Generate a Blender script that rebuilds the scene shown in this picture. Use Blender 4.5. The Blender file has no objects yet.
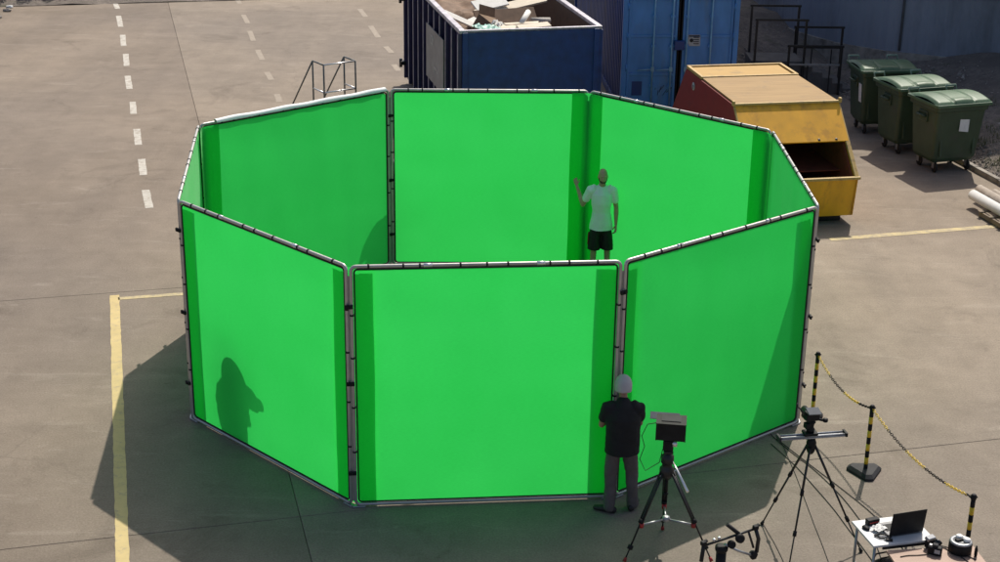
import bpy, bmesh, math, random
from mathutils import Vector, Matrix, noise, Euler
R = math.radians
random.seed(7)
scene = bpy.context.scene
col = scene.collection

# ------------------------------------------------------------------ camera
cam = bpy.data.cameras.new('camera'); cam_o = bpy.data.objects.new('camera', cam); col.objects.link(cam_o)
cam.sensor_fit = 'HORIZONTAL'; cam.sensor_width = 36.0; cam.lens = 1522.3 / 1000 * 36
cam.clip_start = 0.1; cam.clip_end = 2000
YAW, PITCH, ROLL = 0.005, 0.3665, 0.0152
fw = Vector((math.sin(YAW) * math.cos(PITCH), math.cos(YAW) * math.cos(PITCH), -math.sin(PITCH)))
r0 = Vector((math.cos(YAW), -math.sin(YAW), 0)); u0 = r0.cross(fw)
cr = r0 * math.cos(ROLL) + u0 * math.sin(ROLL); cu = u0 * math.cos(ROLL) - r0 * math.sin(ROLL)
m = Matrix((cr, cu, -fw)).transposed().to_4x4(); m.translation = Vector((0.057, -20.948, 9.395))
cam_o.matrix_world = m
scene.camera = cam_o

# ------------------------------------------------------------------ light
SUN_EL, SUN_AZ = 52.1, 19.2          # azimuth from +Y towards +X
sd = Vector((math.sin(R(SUN_AZ)) * math.cos(R(SUN_EL)), math.cos(R(SUN_AZ)) * math.cos(R(SUN_EL)), math.sin(R(SUN_EL))))
sun = bpy.data.lights.new('sun', 'SUN'); sun.energy = 4.6; sun.angle = R(0.5); sun.color = (1.0, 0.94, 0.84)
sun_o = bpy.data.objects.new('sun', sun); col.objects.link(sun_o)
sun_o.rotation_euler = (-sd).to_track_quat('-Z', 'Y').to_euler(); sun_o.location = sd * 60
w = bpy.data.worlds.new('World'); scene.world = w; w.use_nodes = True
nt = w.node_tree; bg = nt.nodes['Background']; sky = nt.nodes.new('ShaderNodeTexSky')
sky.sky_type = 'NISHITA'; sky.sun_disc = False; sky.sun_elevation = R(SUN_EL); sky.sun_rotation = R(SUN_AZ)
sky.dust_density = 3.2; sky.ozone_density = .4; sky.air_density = .8
nt.links.new(sky.outputs[0], bg.inputs[0]); bg.inputs[1].default_value = 0.13
scene.view_settings.view_transform = 'Standard'; scene.view_settings.look = 'None'
scene.view_settings.gamma = 1; scene.view_settings.exposure = 0.0
scene.cycles.max_bounces = 8; scene.cycles.diffuse_bounces = 5; scene.cycles.transmission_bounces = 6

# ------------------------------------------------------------------ materials
def srgb(r, g, b):
    f = lambda c: (c / 255 / 12.92) if c / 255 <= .04045 else ((c / 255 + .055) / 1.055) ** 2.4
    return (f(r), f(g), f(b))
def newmat(name):
    mt = bpy.data.materials.new(name); mt.use_nodes = True
    return mt, mt.node_tree, mt.node_tree.nodes['Principled BSDF']
def N(nt, t, **kw):
    n = nt.nodes.new(t)
    for k, v in kw.items(): setattr(n, k, v)
    return n
def noise_tex(nt, vec, scale, detail=4, rough=.55, dist=0):
    n = N(nt, 'ShaderNodeTexNoise'); n.inputs['Scale'].default_value = scale; n.inputs['Detail'].default_value = detail
    n.inputs['Roughness'].default_value = rough; n.inputs['Distortion'].default_value = dist
    nt.links.new(vec, n.inputs['Vector']); return n.outputs['Fac']
def ramp(nt, fac, p0, p1, c0=(0, 0, 0), c1=(1, 1, 1)):
    n = N(nt, 'ShaderNodeValToRGB'); e = n.color_ramp.elements
    e[0].position = p0; e[1].position = p1; e[0].color = (*c0, 1); e[1].color = (*c1, 1)
    nt.links.new(fac, n.inputs[0]); return n.outputs['Color']
def mix(nt, fac, a, b, mode='MIX'):
    n = N(nt, 'ShaderNodeMix', data_type='RGBA', blend_type=mode)
    for sock, v in ((n.inputs[0], fac), (n.inputs[6], a), (n.inputs[7], b)):
        if isinstance(v, (int, float)): sock.default_value = v
        elif isinstance(v, tuple): sock.default_value = (*v, 1)
        else: nt.links.new(v, sock)
    return n.outputs[2]
def bump(nt, bs, h, strength=.3, dist=.02):
    n = N(nt, 'ShaderNodeBump'); n.inputs['Strength'].default_value = strength; n.inputs['Distance'].default_value = dist
    nt.links.new(h, n.inputs['Height']); nt.links.new(n.outputs[0], bs.inputs['Normal'])
def mapping(nt, scale=(1, 1, 1), rot=(0, 0, 0), coord='Object'):
    tc = N(nt, 'ShaderNodeTexCoord'); mp = N(nt, 'ShaderNodeMapping')
    mp.inputs['Scale'].default_value = scale; mp.inputs['Rotation'].default_value = rot
    nt.links.new(tc.outputs[coord], mp.inputs['Vector']); return mp.outputs[0]
def M(name, c, rough=.6, metal=0, var=.18, scale=6, dirt=None, dirt_lo=.5, dirt_hi=.75, dscale=3, bmp=0, bscale=60, spec=None, stretch=(1, 1, 1)):
    mt, nt, bs = newmat(name)
    v = mapping(nt, stretch)
    f = noise_tex(nt, v, scale)
    c0 = tuple(x * (1 - var) for x in c); c1 = tuple(min(1, x * (1 + var)) for x in c)
    out = ramp(nt, f, .3, .7, c0, c1)
    if dirt:
        d = ramp(nt, noise_tex(nt, v, dscale, 6, .65), dirt_lo, dirt_hi)
        out = mix(nt, d, out, dirt)
    nt.links.new(out, bs.inputs['Base Color'])
    bs.inputs['Roughness'].default_value = rough; bs.inputs['Metallic'].default_value = metal
    if spec is not None: bs.inputs['Specular IOR Level'].default_value = spec
    if bmp: bump(nt, bs, noise_tex(nt, v, bscale, 3), bmp, .01)
    return mt

TH = R(14.2)
def concrete_mat(name='concrete', tint=(.91, .905, .915)):
    mt, nt, bs = newmat(name)
    v = mapping(nt, (1, 1, 1), (0, 0, -TH))
    big = noise_tex(nt, v, .16, 5, .6, .4)
    base = ramp(nt, big, .3, .7, (.238, .196, .150), (.372, .310, .240))
    # broad warm / grey drifts
    base = mix(nt, ramp(nt, noise_tex(nt, v, .07, 3, .5), .42, .62), base, (.235, .200, .165))
    # transverse brushed bands
    vb = mapping(nt, (.12, .9, 1), (0, 0, -TH))
    bands = ramp(nt, noise_tex(nt, vb, 1.3, 6, .65), .3, .7, (.80, .80, .80), (1.12, 1.12, 1.12))
    base = mix(nt, .42, base, mix(nt, 1.0, base, bands, 'MULTIPLY'))
    # longitudinal wear
    vl = mapping(nt, (1.0, .06, 1), (0, 0, -TH))
    wear = ramp(nt, noise_tex(nt, vl, .9, 5, .6), .35, .7, (.84, .84, .85), (1.08, 1.07, 1.05))
    base = mix(nt, .6, base, mix(nt, 1.0, base, wear, 'MULTIPLY'))
    # stains
    st = ramp(nt, noise_tex(nt, v, .55, 8, .72, .8), .56, .76)
    base = mix(nt, mix(nt, 1.0, st, (.75, .75, .75), 'MULTIPLY'), base, (.13, .105, .08))
    sp = ramp(nt, noise_tex(nt, v, 4.5, 5, .65), .66, .74)
    base = mix(nt, mix(nt, 1.0, sp, (.62, .62, .62), 'MULTIPLY'), base, (.12, .10, .08))
    # pale scuffs
    vs = mapping(nt, (.5, 2.2, 1), (0, 0, -TH + .5))
    sc = ramp(nt, noise_tex(nt, vs, 1.2, 8, .75, .6), .56, .72)
    base = mix(nt, mix(nt, 1.0, sc, (.35, .35, .35), 'MULTIPLY'), base, (.47, .42, .35))
    grain = ramp(nt, noise_tex(nt, v, 38, 3, .7), .2, .8, (.70, .70, .69), (1.29, 1.29, 1.29))
    base = mix(nt, 1.0, base, grain, 'MULTIPLY')
    # faint thin cracks
    vo = N(nt, 'ShaderNodeTexVoronoi', feature='DISTANCE_TO_EDGE'); vo.inputs['Scale'].default_value = .13
    vd = N(nt, 'ShaderNodeVectorMath', operation='ADD')
    nz = N(nt, 'ShaderNodeTexNoise'); nz.inputs['Scale'].default_value = .9; nz.inputs['Detail'].default_value = 5
    nt.links.new(v, nz.inputs['Vector'])
    nm = N(nt, 'ShaderNodeVectorMath', operation='SCALE'); nm.inputs['Scale'].default_value = 1.2
    nt.links.new(nz.outputs['Color'], nm.inputs[0]); nt.links.new(v, vd.inputs[0]); nt.links.new(nm.outputs[0], vd.inputs[1])
    nt.links.new(vd.outputs[0], vo.inputs['Vector'])
    ck = ramp(nt, vo.outputs['Distance'], .0006, .0022, (1, 1, 1), (0, 0, 0))
    ckm = mix(nt, 1.0, ck, ramp(nt, noise_tex(nt, v, .35, 2), .45, .62), 'MULTIPLY')
    base = mix(nt, mix(nt, 1.0, ckm, (.28, .28, .28), 'MULTIPLY'), base, (.10, .085, .07))
    # blotchy mid-scale mottling
    mo = ramp(nt, noise_tex(nt, v, 1.7, 9, .72, .3), .28, .72, (.85, .845, .835), (1.10, 1.10, 1.10))
    base = mix(nt, 1.0, base, mo, 'MULTIPLY')
    base = mix(nt, 1.0, base, tint, 'MULTIPLY')
    nt.links.new(base, bs.inputs['Base Color']); bs.inputs['Roughness'].default_value = .88
    bs.inputs['Specular IOR Level'].default_value = .25
    bump(nt, bs, noise_tex(nt, v, 26, 6, .7), .35, .012)
    return mt
CONC = concrete_mat()
CONC_OLD = concrete_mat('older_concrete', (.78, .765, .775))
def paint_mat(name, c, wear_lo, wear_hi):
    mt, nt, bs = newmat(name)
    v = mapping(nt)
    wr = ramp(nt, noise_tex(nt, v, 7, 8, .75), wear_lo, wear_hi)
    a = ramp(nt, noise_tex(nt, v, 3, 4), .3, .7, tuple(x * .82 for x in c), c)
    o = mix(nt, wr, a, (.27, .225, .175))
    nt.links.new(o, bs.inputs['Base Color']); bs.inputs['Roughness'].default_value = .8
    bump(nt, bs, noise_tex(nt, v, 30, 4), .3, .008)
    return mt
WHITE_PAINT = paint_mat('worn_white_paint', (.52, .49, .43), .46, .66)
FADED_PAINT = paint_mat('faded_white_paint', (.37, .315, .245), .30, .56)
YELLOW_PAINT = paint_mat('worn_yellow_paint', (.57, .44, .20), .52, .74)
FADED_YELLOW = paint_mat('faded_yellow_paint', (.55, .44, .22), .42, .66)

def fabric_mat():
    mt, nt, bs = newmat('green_stretch_fabric')
    nt.nodes.remove(bs)
    out = nt.nodes['Material Output']
    v = mapping(nt)
    f = noise_tex(nt, v, 1.1, 4)
    vw = mapping(nt, (3, 3, 40)); weave = noise_tex(nt, vw, 6, 3)
    c = ramp(nt, f, .3, .7, (.048, .91, .150), (.058, .95, .170))
    c = mix(nt, 1.0, c, ramp(nt, weave, .3, .7, (.88, .90, .88), (1, 1, 1)), 'MULTIPLY')
    d = N(nt, 'ShaderNodeBsdfDiffuse'); t = N(nt, 'ShaderNodeBsdfTranslucent'); ms = N(nt, 'ShaderNodeMixShader')
    nt.links.new(c, d.inputs[0]); nt.links.new(c, t.inputs[0]); ms.inputs[0].default_value = .5
    sh = N(nt, 'ShaderNodeBsdfSheen'); sh.inputs['Roughness'].default_value = .3; sh.inputs[0].default_value = (.8, .95, .82, 1)
    ms2 = N(nt, 'ShaderNodeMixShader'); ms2.inputs[0].default_value = .21
    nt.links.new(d.outputs[0], ms.inputs[1]); nt.links.new(t.outputs[0], ms.inputs[2])
    nt.links.new(ms.outputs[0], ms2.inputs[1]); nt.links.new(sh.outputs[0], ms2.inputs[2])
    nt.links.new(ms2.outputs[0], out.inputs['Surface'])
    return mt
GREEN = fabric_mat()
ALU = M('aluminium_tube', (.46, .45, .42), .42, .6, .12, 5)
GAPM = M('beige_webbing', (.33, .30, .25), .8)
BLACK_EL = M('black_elastic', (.012, .012, .012), .8)
BLACK = M('black_plastic', (.012, .012, .013), .6, 0, .3, 10, spec=.2)
BLACK_M = M('black_metal', (.02, .02, .021), .38, .3, .3, 10)
DGREY = M('dark_grey_plastic', (.035, .035, .037), .7, spec=.2)
GREY_M = M('grey_metal', (.33, .34, .35), .4, .6)
STEP_M = M('weathered_steel_tube', (.11, .12, .12), .5, .3)
SILVER = M('silver_metal', (.72, .72, .72), .28, .8)
WHITE = M('white_plastic', (.78, .77, .74), .45, 0, .06)
RED_P = M('red_plastic', (.30, .015, .015), .45)
YEL_P = M('yellow_plastic', (.70, .47, .03), .45, 0, .1)
PAPER = M('white_paper', (.66, .66, .64), .8, 0, .1, 14)
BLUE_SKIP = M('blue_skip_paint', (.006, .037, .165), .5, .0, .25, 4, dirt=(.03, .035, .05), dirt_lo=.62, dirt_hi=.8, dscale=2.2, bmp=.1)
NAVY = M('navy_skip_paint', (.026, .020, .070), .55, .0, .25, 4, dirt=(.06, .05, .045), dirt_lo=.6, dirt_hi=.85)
RIM = M('scuffed_steel_rim', (.40, .38, .42), .5, .2, .3, 6, dirt=(.55, .53, .50), dirt_lo=.55, dirt_hi=.7, dscale=5)
RUST = M('rusty_brown_inside', (.070, .040, .025), .85, 0, .3, 3, dirt=(.035, .025, .02), dirt_lo=.45, dirt_hi=.75, bmp=.2)
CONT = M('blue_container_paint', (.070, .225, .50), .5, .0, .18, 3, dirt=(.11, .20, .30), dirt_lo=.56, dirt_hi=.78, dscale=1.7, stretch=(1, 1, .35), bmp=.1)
CONT_D = M('shade_darkened_container_blue', (.012, .045, .17), .5, .0, .2, 3, dirt=(.03, .035, .05), dirt_lo=.5, dirt_hi=.8, dscale=1.7, stretch=(1, 1, .3))  # darker container blue: the shade of the sides is put into the colour
CONT_ROD = M('container_rod_paint', (.20, .36, .48), .4, .2, .2, 5)
YSKIP = M('yellow_skip_paint', (.76, .365, .008), .5, 0, .14, 3, dirt=(.26, .10, .02), dirt_lo=.52, dirt_hi=.78, dscale=2.5, stretch=(1, 1, .5), bmp=.1)
YTRIM = M('yellow_trim_paint', (.50, .33, .10), .55, 0, .2, 6, dirt=(.18, .11, .05), dirt_lo=.5, dirt_hi=.72, dscale=6)
REDSKIP = M('dark_red_skip_paint', (.23, .014, .010), .5, 0, .2, 3, dirt=(.10, .012, .01), dirt_lo=.5, dirt_hi=.8)
REDRUST = M('red_brown_rusty_inside', (.20, .045, .022), .8, 0, .35, 3, dirt=(.06, .025, .018), dirt_lo=.5, dirt_hi=.75)
def ply_mat(name, c0, c1):
    mt, nt, bs = newmat(name)
    v = mapping(nt, (1, 9, 1)); f = noise_tex(nt, v, 1.1, 7, .65, .5)
    o = ramp(nt, f, .3, .7, c0, c1)
    v2 = mapping(nt); d = ramp(nt, noise_tex(nt, v2, 2.2, 7, .7), .56, .74)
    o = mix(nt, mix(nt, 1.0, d, (.6, .6, .6), 'MULTIPLY'), o, (.16, .115, .07))
    nt.links.new(o, bs.inputs['Base Color']); bs.inputs['Roughness'].default_value = .75
    return mt
PLY = ply_mat('weathered_plywood', (.27, .165, .060), (.37, .235, .092))
PLY_Y = ply_mat('yellowed_plywood', (.42, .255, .070), (.48, .30, .092))
BIN = M('green_bin_plastic', (.034, .062, .033), .5, 0, .15, 4, dirt=(.05, .055, .045), dirt_lo=.55, dirt_hi=.8)
BIN_LID = M('faded_green_lid_plastic', (.056, .118, .058), .5, 0, .2, 4, dirt=(.10, .15, .11), dirt_lo=.5, dirt_hi=.8)
BIN_HANDLE = M('pale_green_handle', (.16, .23, .17), .5)
RUBBER = M('black_rubber', (.012, .012, .012), .8)
CLAD = M('blue_grey_cladding', (.25, .275, .325), .6, 0, .15, 1.2, dirt=(.05, .055, .06), dirt_lo=.5, dirt_hi=.8, dscale=.6, stretch=(1, 1, .3))
CLAD_T = M('grey_trim', (.13, .14, .15), .55)
def earth_mat():
    mt, nt, bs = newmat('dark_gravel_earth')
    v = mapping(nt)
    o = ramp(nt, noise_tex(nt, v, 7, 8, .75), .3, .72, (.11, .09, .075), (.29, .245, .205))
    o = mix(nt, ramp(nt, noise_tex(nt, v, .8, 5), .45, .65), o, (.15, .125, .105))
    g = ramp(nt, noise_tex(nt, v, 1.3, 6, .7), .56, .68)
    o = mix(nt, mix(nt, 1.0, g, (.6, .6, .6), 'MULTIPLY'), o, (.07, .085, .03))
    nt.links.new(o, bs.inputs['Base Color']); bs.inputs['Roughness'].default_value = .95
    bump(nt, bs, noise_tex(nt, v, 14, 8, .8), 1.0, .05)
    return mt
EARTH = earth_mat()
KERB = M('kerb_concrete', (.30, .27, .23), .85, 0, .25, 5, dirt=(.10, .085, .07), dirt_lo=.5, dirt_hi=.75, bmp=.3)
STONE = M('gravel_stone', (.26, .23, .20), .9, 0, .45, 3)
GRASS = M('grass_blade', (.075, .10, .025), .7, 0, .4, 1.5)
LEAF = M('hedge_leaf', (.045, .07, .022), .65, 0, .4, 1.5)
BARK = M('bark', (.09, .065, .045), .9)
DARKSTEP = M('dark_concrete_step', (.10, .095, .09), .9, 0, .25, 4)
SKIN = M('skin', (.34, .185, .125), .55, 0, .1, 9)
SKIN_D = M('tanned_skin', (.50, .29, .20), .55, 0, .1, 9)
BEARD = M('short_dark_stubble', (.055, .035, .025), .8)
STRIP_W = M('plain_white_strip', (.88, .88, .86), .9, 0, .03)
TSHIRT_W = M('white_cotton', (.86, .88, .87), .85, 0, .05, 8)
TSHIRT_B = M('black_cotton', (.012, .012, .013), .9, 0, .2, 8)
SHORTS = M('black_shorts_cloth', (.014, .011, .012), .8)
SHORT_RED = M('dark_red_stripe_cloth', (.16, .015, .02), .8)
TROUSER = M('grey_brown_trouser_cloth', (.115, .095, .090), .9, 0, .18, 6)
SHOE = M('dark_shoe', (.022, .018, .017), .6)
CAP = M('light_grey_cap_cloth', (.46, .43, .43), .9, 0, .08, 10)
WHITE_TABLE = M('white_table_laminate', (.60, .60, .59), .5, 0, .05)
BROWN_TABLE = M('brown_board', (.34, .225, .165), .6, 0, .12, 3, stretch=(1, 6, 1))
CARD_D = M('damp_cardboard', (.20, .13, .08), .9, 0, .25, 4)
CARD = M('cardboard', (.36, .25, .15), .85, 0, .15, 4)
CREAM_W = M('cream_timber', (.62, .54, .42), .75, 0, .12, 3, stretch=(1, 8, 1))
WHITE_FOAM = M('white_foam_board', (.70, .68, .63), .8, 0, .06)
TEAL = M('teal_plastic_sheet', (.20, .42, .36), .5, 0, .15)
BROWN_PLY = M('brown_old_board', (.17, .105, .065), .8, 0, .3, 3)
GREYT = M('grey_cardboard_tube', (.40, .37, .33), .8)
SIGN = M('grey_metal_sign', (.24, .235, .23), .55, .2, .2, 3)
SIGN_MARK = M('worn_pale_lettering', (.42, .40, .36), .7)
PLATE = M('pale_plate', (.36, .37, .37), .5)
PIPE_W = M('white_pipe_plastic', (.70, .70, .69), .4, 0, .05)
PIPE_B = M('beige_pipe_plastic', (.35, .30, .25), .6)
PALLET = M('old_pallet_wood', (.20, .155, .11), .85, 0, .3, 4)
SCREEN = M('grey_glass_screen', (.10, .11, .12), .2)
KEYS = M('laptop_grey', (.16, .16, .165), .45)
RED_CLOTH = RED_P

# ------------------------------------------------------------------ mesh helpers
class MB:
    def __init__(s): s.v = []; s.f = []; s.mi = []; s.sm = []
    def add(s, vs, fs, mi=0, smooth=False):
        b = len(s.v); s.v += [tuple(x) for x in vs]
        for f in fs: s.f.append(tuple(b + i for i in f)); s.mi.append(mi); s.sm.append(smooth)
    def box(s, c, d, rot=0, mi=0, tilt=None, bev=0):
        x, y, z = (k / 2 for k in d)
        M_ = Matrix.Rotation(rot, 3, 'Z')
        if tilt is not None: M_ = M_ @ Euler(tilt).to_matrix()
        c = Vector(c)
        if bev <= 0:
            vs = [c + M_ @ Vector((a * x, b * y, e * z)) for a in (-1, 1) for b in (-1, 1) for e in (-1, 1)]
            s.add(vs, [(0, 1, 3, 2), (4, 6, 7, 5), (0, 4, 5, 1), (2, 3, 7, 6), (0, 2, 6, 4), (1, 5, 7, 3)], mi)
        else:
            b = min(bev, x * .9, y * .9, z * .9)
            bm = bmesh.new(); bmesh.ops.create_cube(bm, size=1)
            for v in bm.verts: v.co = Vector((v.co.x * 2 * x, v.co.y * 2 * y, v.co.z * 2 * z))
            bmesh.ops.bevel(bm, geom=bm.edges[:], offset=b, segments=2, affect='EDGES', profile=.5)
            bm.verts.index_update()
            s.add([c + M_ @ v.co for v in bm.verts], [[v.index for v in f.verts] for f in bm.faces], mi)
            bm.free()
    def tube(s, pts, r, n=8, mi=0, closed=False, smooth=True, flat=1.0):
        pts = [Vector(p) for p in pts]; k = len(pts)
        rs = r if isinstance(r, (list, tuple)) else [r] * k
        b = len(s.v); prev = None
        for i, p in enumerate(pts):
            if closed: t = pts[(i + 1) % k] - pts[i - 1]
            else: t = pts[min(i + 1, k - 1)] - pts[max(i - 1, 0)]
            t.normalize()
            if prev is None:
                a = Vector((0, 0, 1)) if abs(t.z) < .9 else Vector((1, 0, 0))
            else: a = prev
            sx = (a - t * a.dot(t))
            if sx.length < 1e-6: sx = t.orthogonal()
            sx.normalize(); sy = t.cross(sx); prev = sx
            for j in range(n):
                an = 2 * math.pi * (j + .5) / n
                s.v.append(tuple(p + sx * (rs[i] * math.cos(an) * flat) + sy * (rs[i] * math.sin(an))))
        rng = range(k) if closed else range(k - 1)
        for i in rng:
            i2 = (i + 1) % k
            for j in range(n):
                j2 = (j + 1) % n
                s.f.append((b + i * n + j, b + i * n + j2, b + i2 * n + j2, b + i2 * n + j)); s.mi.append(mi); s.sm.append(smooth)
        if not closed:
            s.f.append(tuple(b + j for j in range(n))[::-1]); s.mi.append(mi); s.sm.append(False)
            s.f.append(tuple(b + (k - 1) * n + j for j in range(n))); s.mi.append(mi); s.sm.append(False)
    def lathe(s, prof, c=(0, 0, 0), n=20, mi=0, smooth=True, axis=None):
        c = Vector(c); b = len(s.v); q = None
        if axis is not None: q = Vector((0, 0, 1)).rotation_difference(Vector(axis).normalized())
        for (r, z) in prof:
            for j in range(n):
                a = 2 * math.pi * j / n; p = Vector((r * math.cos(a), r * math.sin(a), z))
                if q: p = q @ p
                s.v.append(tuple(c + p))
        for i in range(len(prof) - 1):
            for j in range(n):
                j2 = (j + 1) % n
                s.f.append((b + i * n + j, b + i * n + j2, b + (i + 1) * n + j2, b + (i + 1) * n + j)); s.mi.append(mi); s.sm.append(smooth)
        s.f.append(tuple(b + j for j in range(n))[::-1]); s.mi.append(mi); s.sm.append(False)
        e = b + (len(prof) - 1) * n
        s.f.append(tuple(e + j for j in range(n))); s.mi.append(mi); s.sm.append(False)
    def prism(s, poly, vec, mi=0):
        vec = Vector(vec); a = [Vector(p) for p in poly]; n = len(a)
        s.add(a + [p + vec for p in a], [tuple(range(n))[::-1], tuple(range(n, 2 * n))] + [(i, (i + 1) % n, n + (i + 1) % n, n + i) for i in range(n)], mi)
    def grid(s, fn, nu, nv, mi=0, smooth=True):
        vs = [fn(i / nu, j / nv) for i in range(nu + 1) for j in range(nv + 1)]
        fs = [(i * (nv + 1) + j, (i + 1) * (nv + 1) + j, (i + 1) * (nv + 1) + j + 1, i * (nv + 1) + j + 1) for i in range(nu) for j in range(nv)]
        s.add(vs, fs, mi, smooth)
    def build(s, name, mats, parent=None, fix=True):
        me = bpy.data.meshes.new(name); me.from_pydata(s.v, [], s.f)
        for mt in (mats if isinstance(mats, (list, tuple)) else [mats]): me.materials.append(mt)
        me.polygons.foreach_set('material_index', s.mi); me.polygons.foreach_set('use_smooth', s.sm)
        if fix:
            bm = bmesh.new(); bm.from_mesh(me); bmesh.ops.recalc_face_normals(bm, faces=bm.faces[:]); bm.to_mesh(me); bm.free()
        me.update()
        o = bpy.data.objects.new(name, me); col.objects.link(o)
        if parent is not None: o.parent = parent
        return o
def tag(o, label=None, cat=None, group=None, kind=None):
    if label: o['label'] = label
    if cat: o['category'] = cat
    if group: o['group'] = group
    if kind: o['kind'] = kind
    return o
def empty(name, loc, rz=0, label=None, cat=None, group=None):
    o = bpy.data.objects.new(name, None); col.objects.link(o); o.empty_display_size = .2
    o.location = loc; o.rotation_euler = (0, 0, rz)
    return tag(o, label, cat, group)
def copy_tree(o, parent=None):
    c = o.copy(); col.objects.link(c)
    if parent is not None: c.parent = parent
    for ch in list(o.children): copy_tree(ch, c)
    return c
def quick(name, mats, parent, fn, **kw):
    b = MB(); fn(b); return b.build(name, mats, parent)
def boxo(name, mats, parent, c, d, rot=0, tilt=None, bev=0):
    b = MB(); b.box(c, d, rot, 0, tilt, bev); return b.build(name, mats, parent)
def tubeo(name, mats, parent, pts, r, n=8, **kw):
    b = MB(); b.tube(pts, r, n, **kw); return b.build(name, mats, parent)

# ------------------------------------------------------------------ ground
def uv(u, v, z=0):            # yard grid, turned by TH
    return Vector((u * math.cos(TH) - v * math.sin(TH), u * math.sin(TH) + v * math.cos(TH), z))
b = MB(); S_ = 600
b.add([(-S_, -S_, -.03), (S_, -S_, -.03), (S_, S_, -.03), (-S_, S_, -.03)], [(0, 1, 2, 3)])
SUBBASE = M('joint_grit', (.19, .155, .12), .95, 0, .3, 4)
ground = tag(b.build('ground', SUBBASE), kind='structure')
US, VS = [-70, -3.32, 70], [-70, -3.9, 4.2, 70]
for i in range(2):
    for j in range(3):
        g = .0035
        b = MB()
        a0, a1, c0, c1 = US[i] + g, US[i + 1] - g, VS[j] + g, VS[j + 1] - g
        ch = .006
        top = [uv(a0 + ch, c0 + ch), uv(a1 - ch, c0 + ch), uv(a1 - ch, c1 - ch), uv(a0 + ch, c1 - ch)]
        mid = [uv(a0, c0, -ch), uv(a1, c0, -ch), uv(a1, c1, -ch), uv(a0, c1, -ch)]
        bot = [p + Vector((0, 0, -.05)) for p in mid]
        vs = top + mid + bot
        b.add(vs, [(0, 1, 2, 3)] + [(k, (k + 1) % 4, 4 + (k + 1) % 4, 4 + k) for k in range(4)] + [(4 + k, 4 + (k + 1) % 4, 8 + (k + 1) % 4, 8 + k) for k in range(4)])
        b.build('concrete_slab', CONC_OLD if i == 0 else CONC, ground)

def strip_quad(name, mt, p0, p1, wdt, z=.004, rag=.006):
    p0 = Vector((*p0, z)); p1 = Vector((*p1, z)); d = (p1 - p0); L = d.length; d.normalize(); nn = Vector((-d.y, d.x, 0))
    n = max(2, int(L / .12)); rnd = random.Random(int(abs(p0.x * 1000 + p0.y * 77)))
    b = MB(); vs = []
    for i in range(n + 1):
        t = i / n
        e0 = (rnd.random() - .5) * 2 * rag; e1 = (rnd.random() - .5) * 2 * rag
        q = p0 + d * (L * t)
        vs += [q + nn * (wdt / 2 + e0), q - nn * (wdt / 2 + e1)]
    b.add(vs, [(2 * i, 2 * i + 1, 2 * i + 3, 2 * i + 2) for i in range(n)])
    return b.build(name, mt, ground)
row1 = [(-6.65, 7.23, -6.97, 8.37), (-7.24, 9.39, -7.53, 10.55), (-7.84, 11.63, -8.17, 12.95), (-8.54, 14.28, -8.82, 15.41), (-9.19, 16.71, -9.56, 18.1),
        (-9.84, 19.23, -10.2, 20.68), (-10.49, 21.69, -10.86, 23.17), (-11.18, 24.3, -11.63, 25.95), (-11.92, 27.06, -12.35, 28.4)]
for a in row1: strip_quad('painted_dash', WHITE_PAINT, a[:2], a[2:], .155)
row2 = [(-5.25, 15.6, -5.43, 16.4), (-5.77, 17.88, -6.02, 18.76), (-6.34, 20.17, -6.66, 21.42), (-6.95, 22.6, -7.28, 23.98), (-7.5, 25.1, -7.85, 26.4), (-8.24, 28.17, -8.44, 28.9)]
for a in row2: strip_quad('painted_dash', FADED_PAINT, a[:2], a[2:], .15)
row3 = [(-2.54, 19.09, -2.72, 19.85), (-2.87, 21.27, -3.1, 22.1), (-3.4, 23.3, -3.76, 24.96), (-4.02, 26.33, -4.32, 27.61)]
for a in row3: strip_quad('painted_dash', FADED_PAINT, a[:2], a[2:], .16)
strip_quad('yellow_bay_line', YELLOW_PAINT, (-6.235, 2.62), (-4.1, -6.0), .155)
strip_quad('yellow_bay_line', FADED_YELLOW, (-6.14, 2.47), (-4.4, 2.91), .12)
strip_quad('yellow_bay_line', FADED_YELLOW, (6.35, 5.92), (14.6, 8.12), .17)

# ------------------------------------------------------------------ embankment, kerb, gravel, grass
def bank_z(u, v):
    a = max((u - 12.85) * .28, (v - 15.6) * .26, 0)
    z = min(a, 1.05)
    return z
b = MB()
NU, NV = 90, 90
def bf(s, t):
    u = 9.2 + s * 24; v = 4 + t * 26
    inside = u > 12.72 or v > 15.35
    p = uv(u, v)
    z = bank_z(u, v) + .05
    n_ = noise.fractal(Vector((p.x * 1.1, p.y * 1.1, 0)), .8, 2.0, 5)
    z += .05 * n_ + .06 * noise.noise(Vector((p.x * .4, p.y * .4, 3)))
    if not inside: z = -.06
    return (p.x, p.y, max(z, .008) if inside else -.06)
b.grid(bf, NU, NV)
embank = tag(b.build('embankment', EARTH, fix=False), kind='structure')
kerb = empty('kerb', uv(12.66, 5), TH, 'row of old concrete edging along the gravel behind the green bins', 'kerb')
for i in range(12):
    rr = random.Random(i)
    boxo('kerb_stone', KERB, kerb, (rr.uniform(-.012, .012), -3 + i * .93 + .46, .05), (.12, .915, .13 + rr.uniform(-.01, .01)), rr.uniform(-.012, .012), bev=.015)
b = MB(); rr = random.Random(3)
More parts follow.
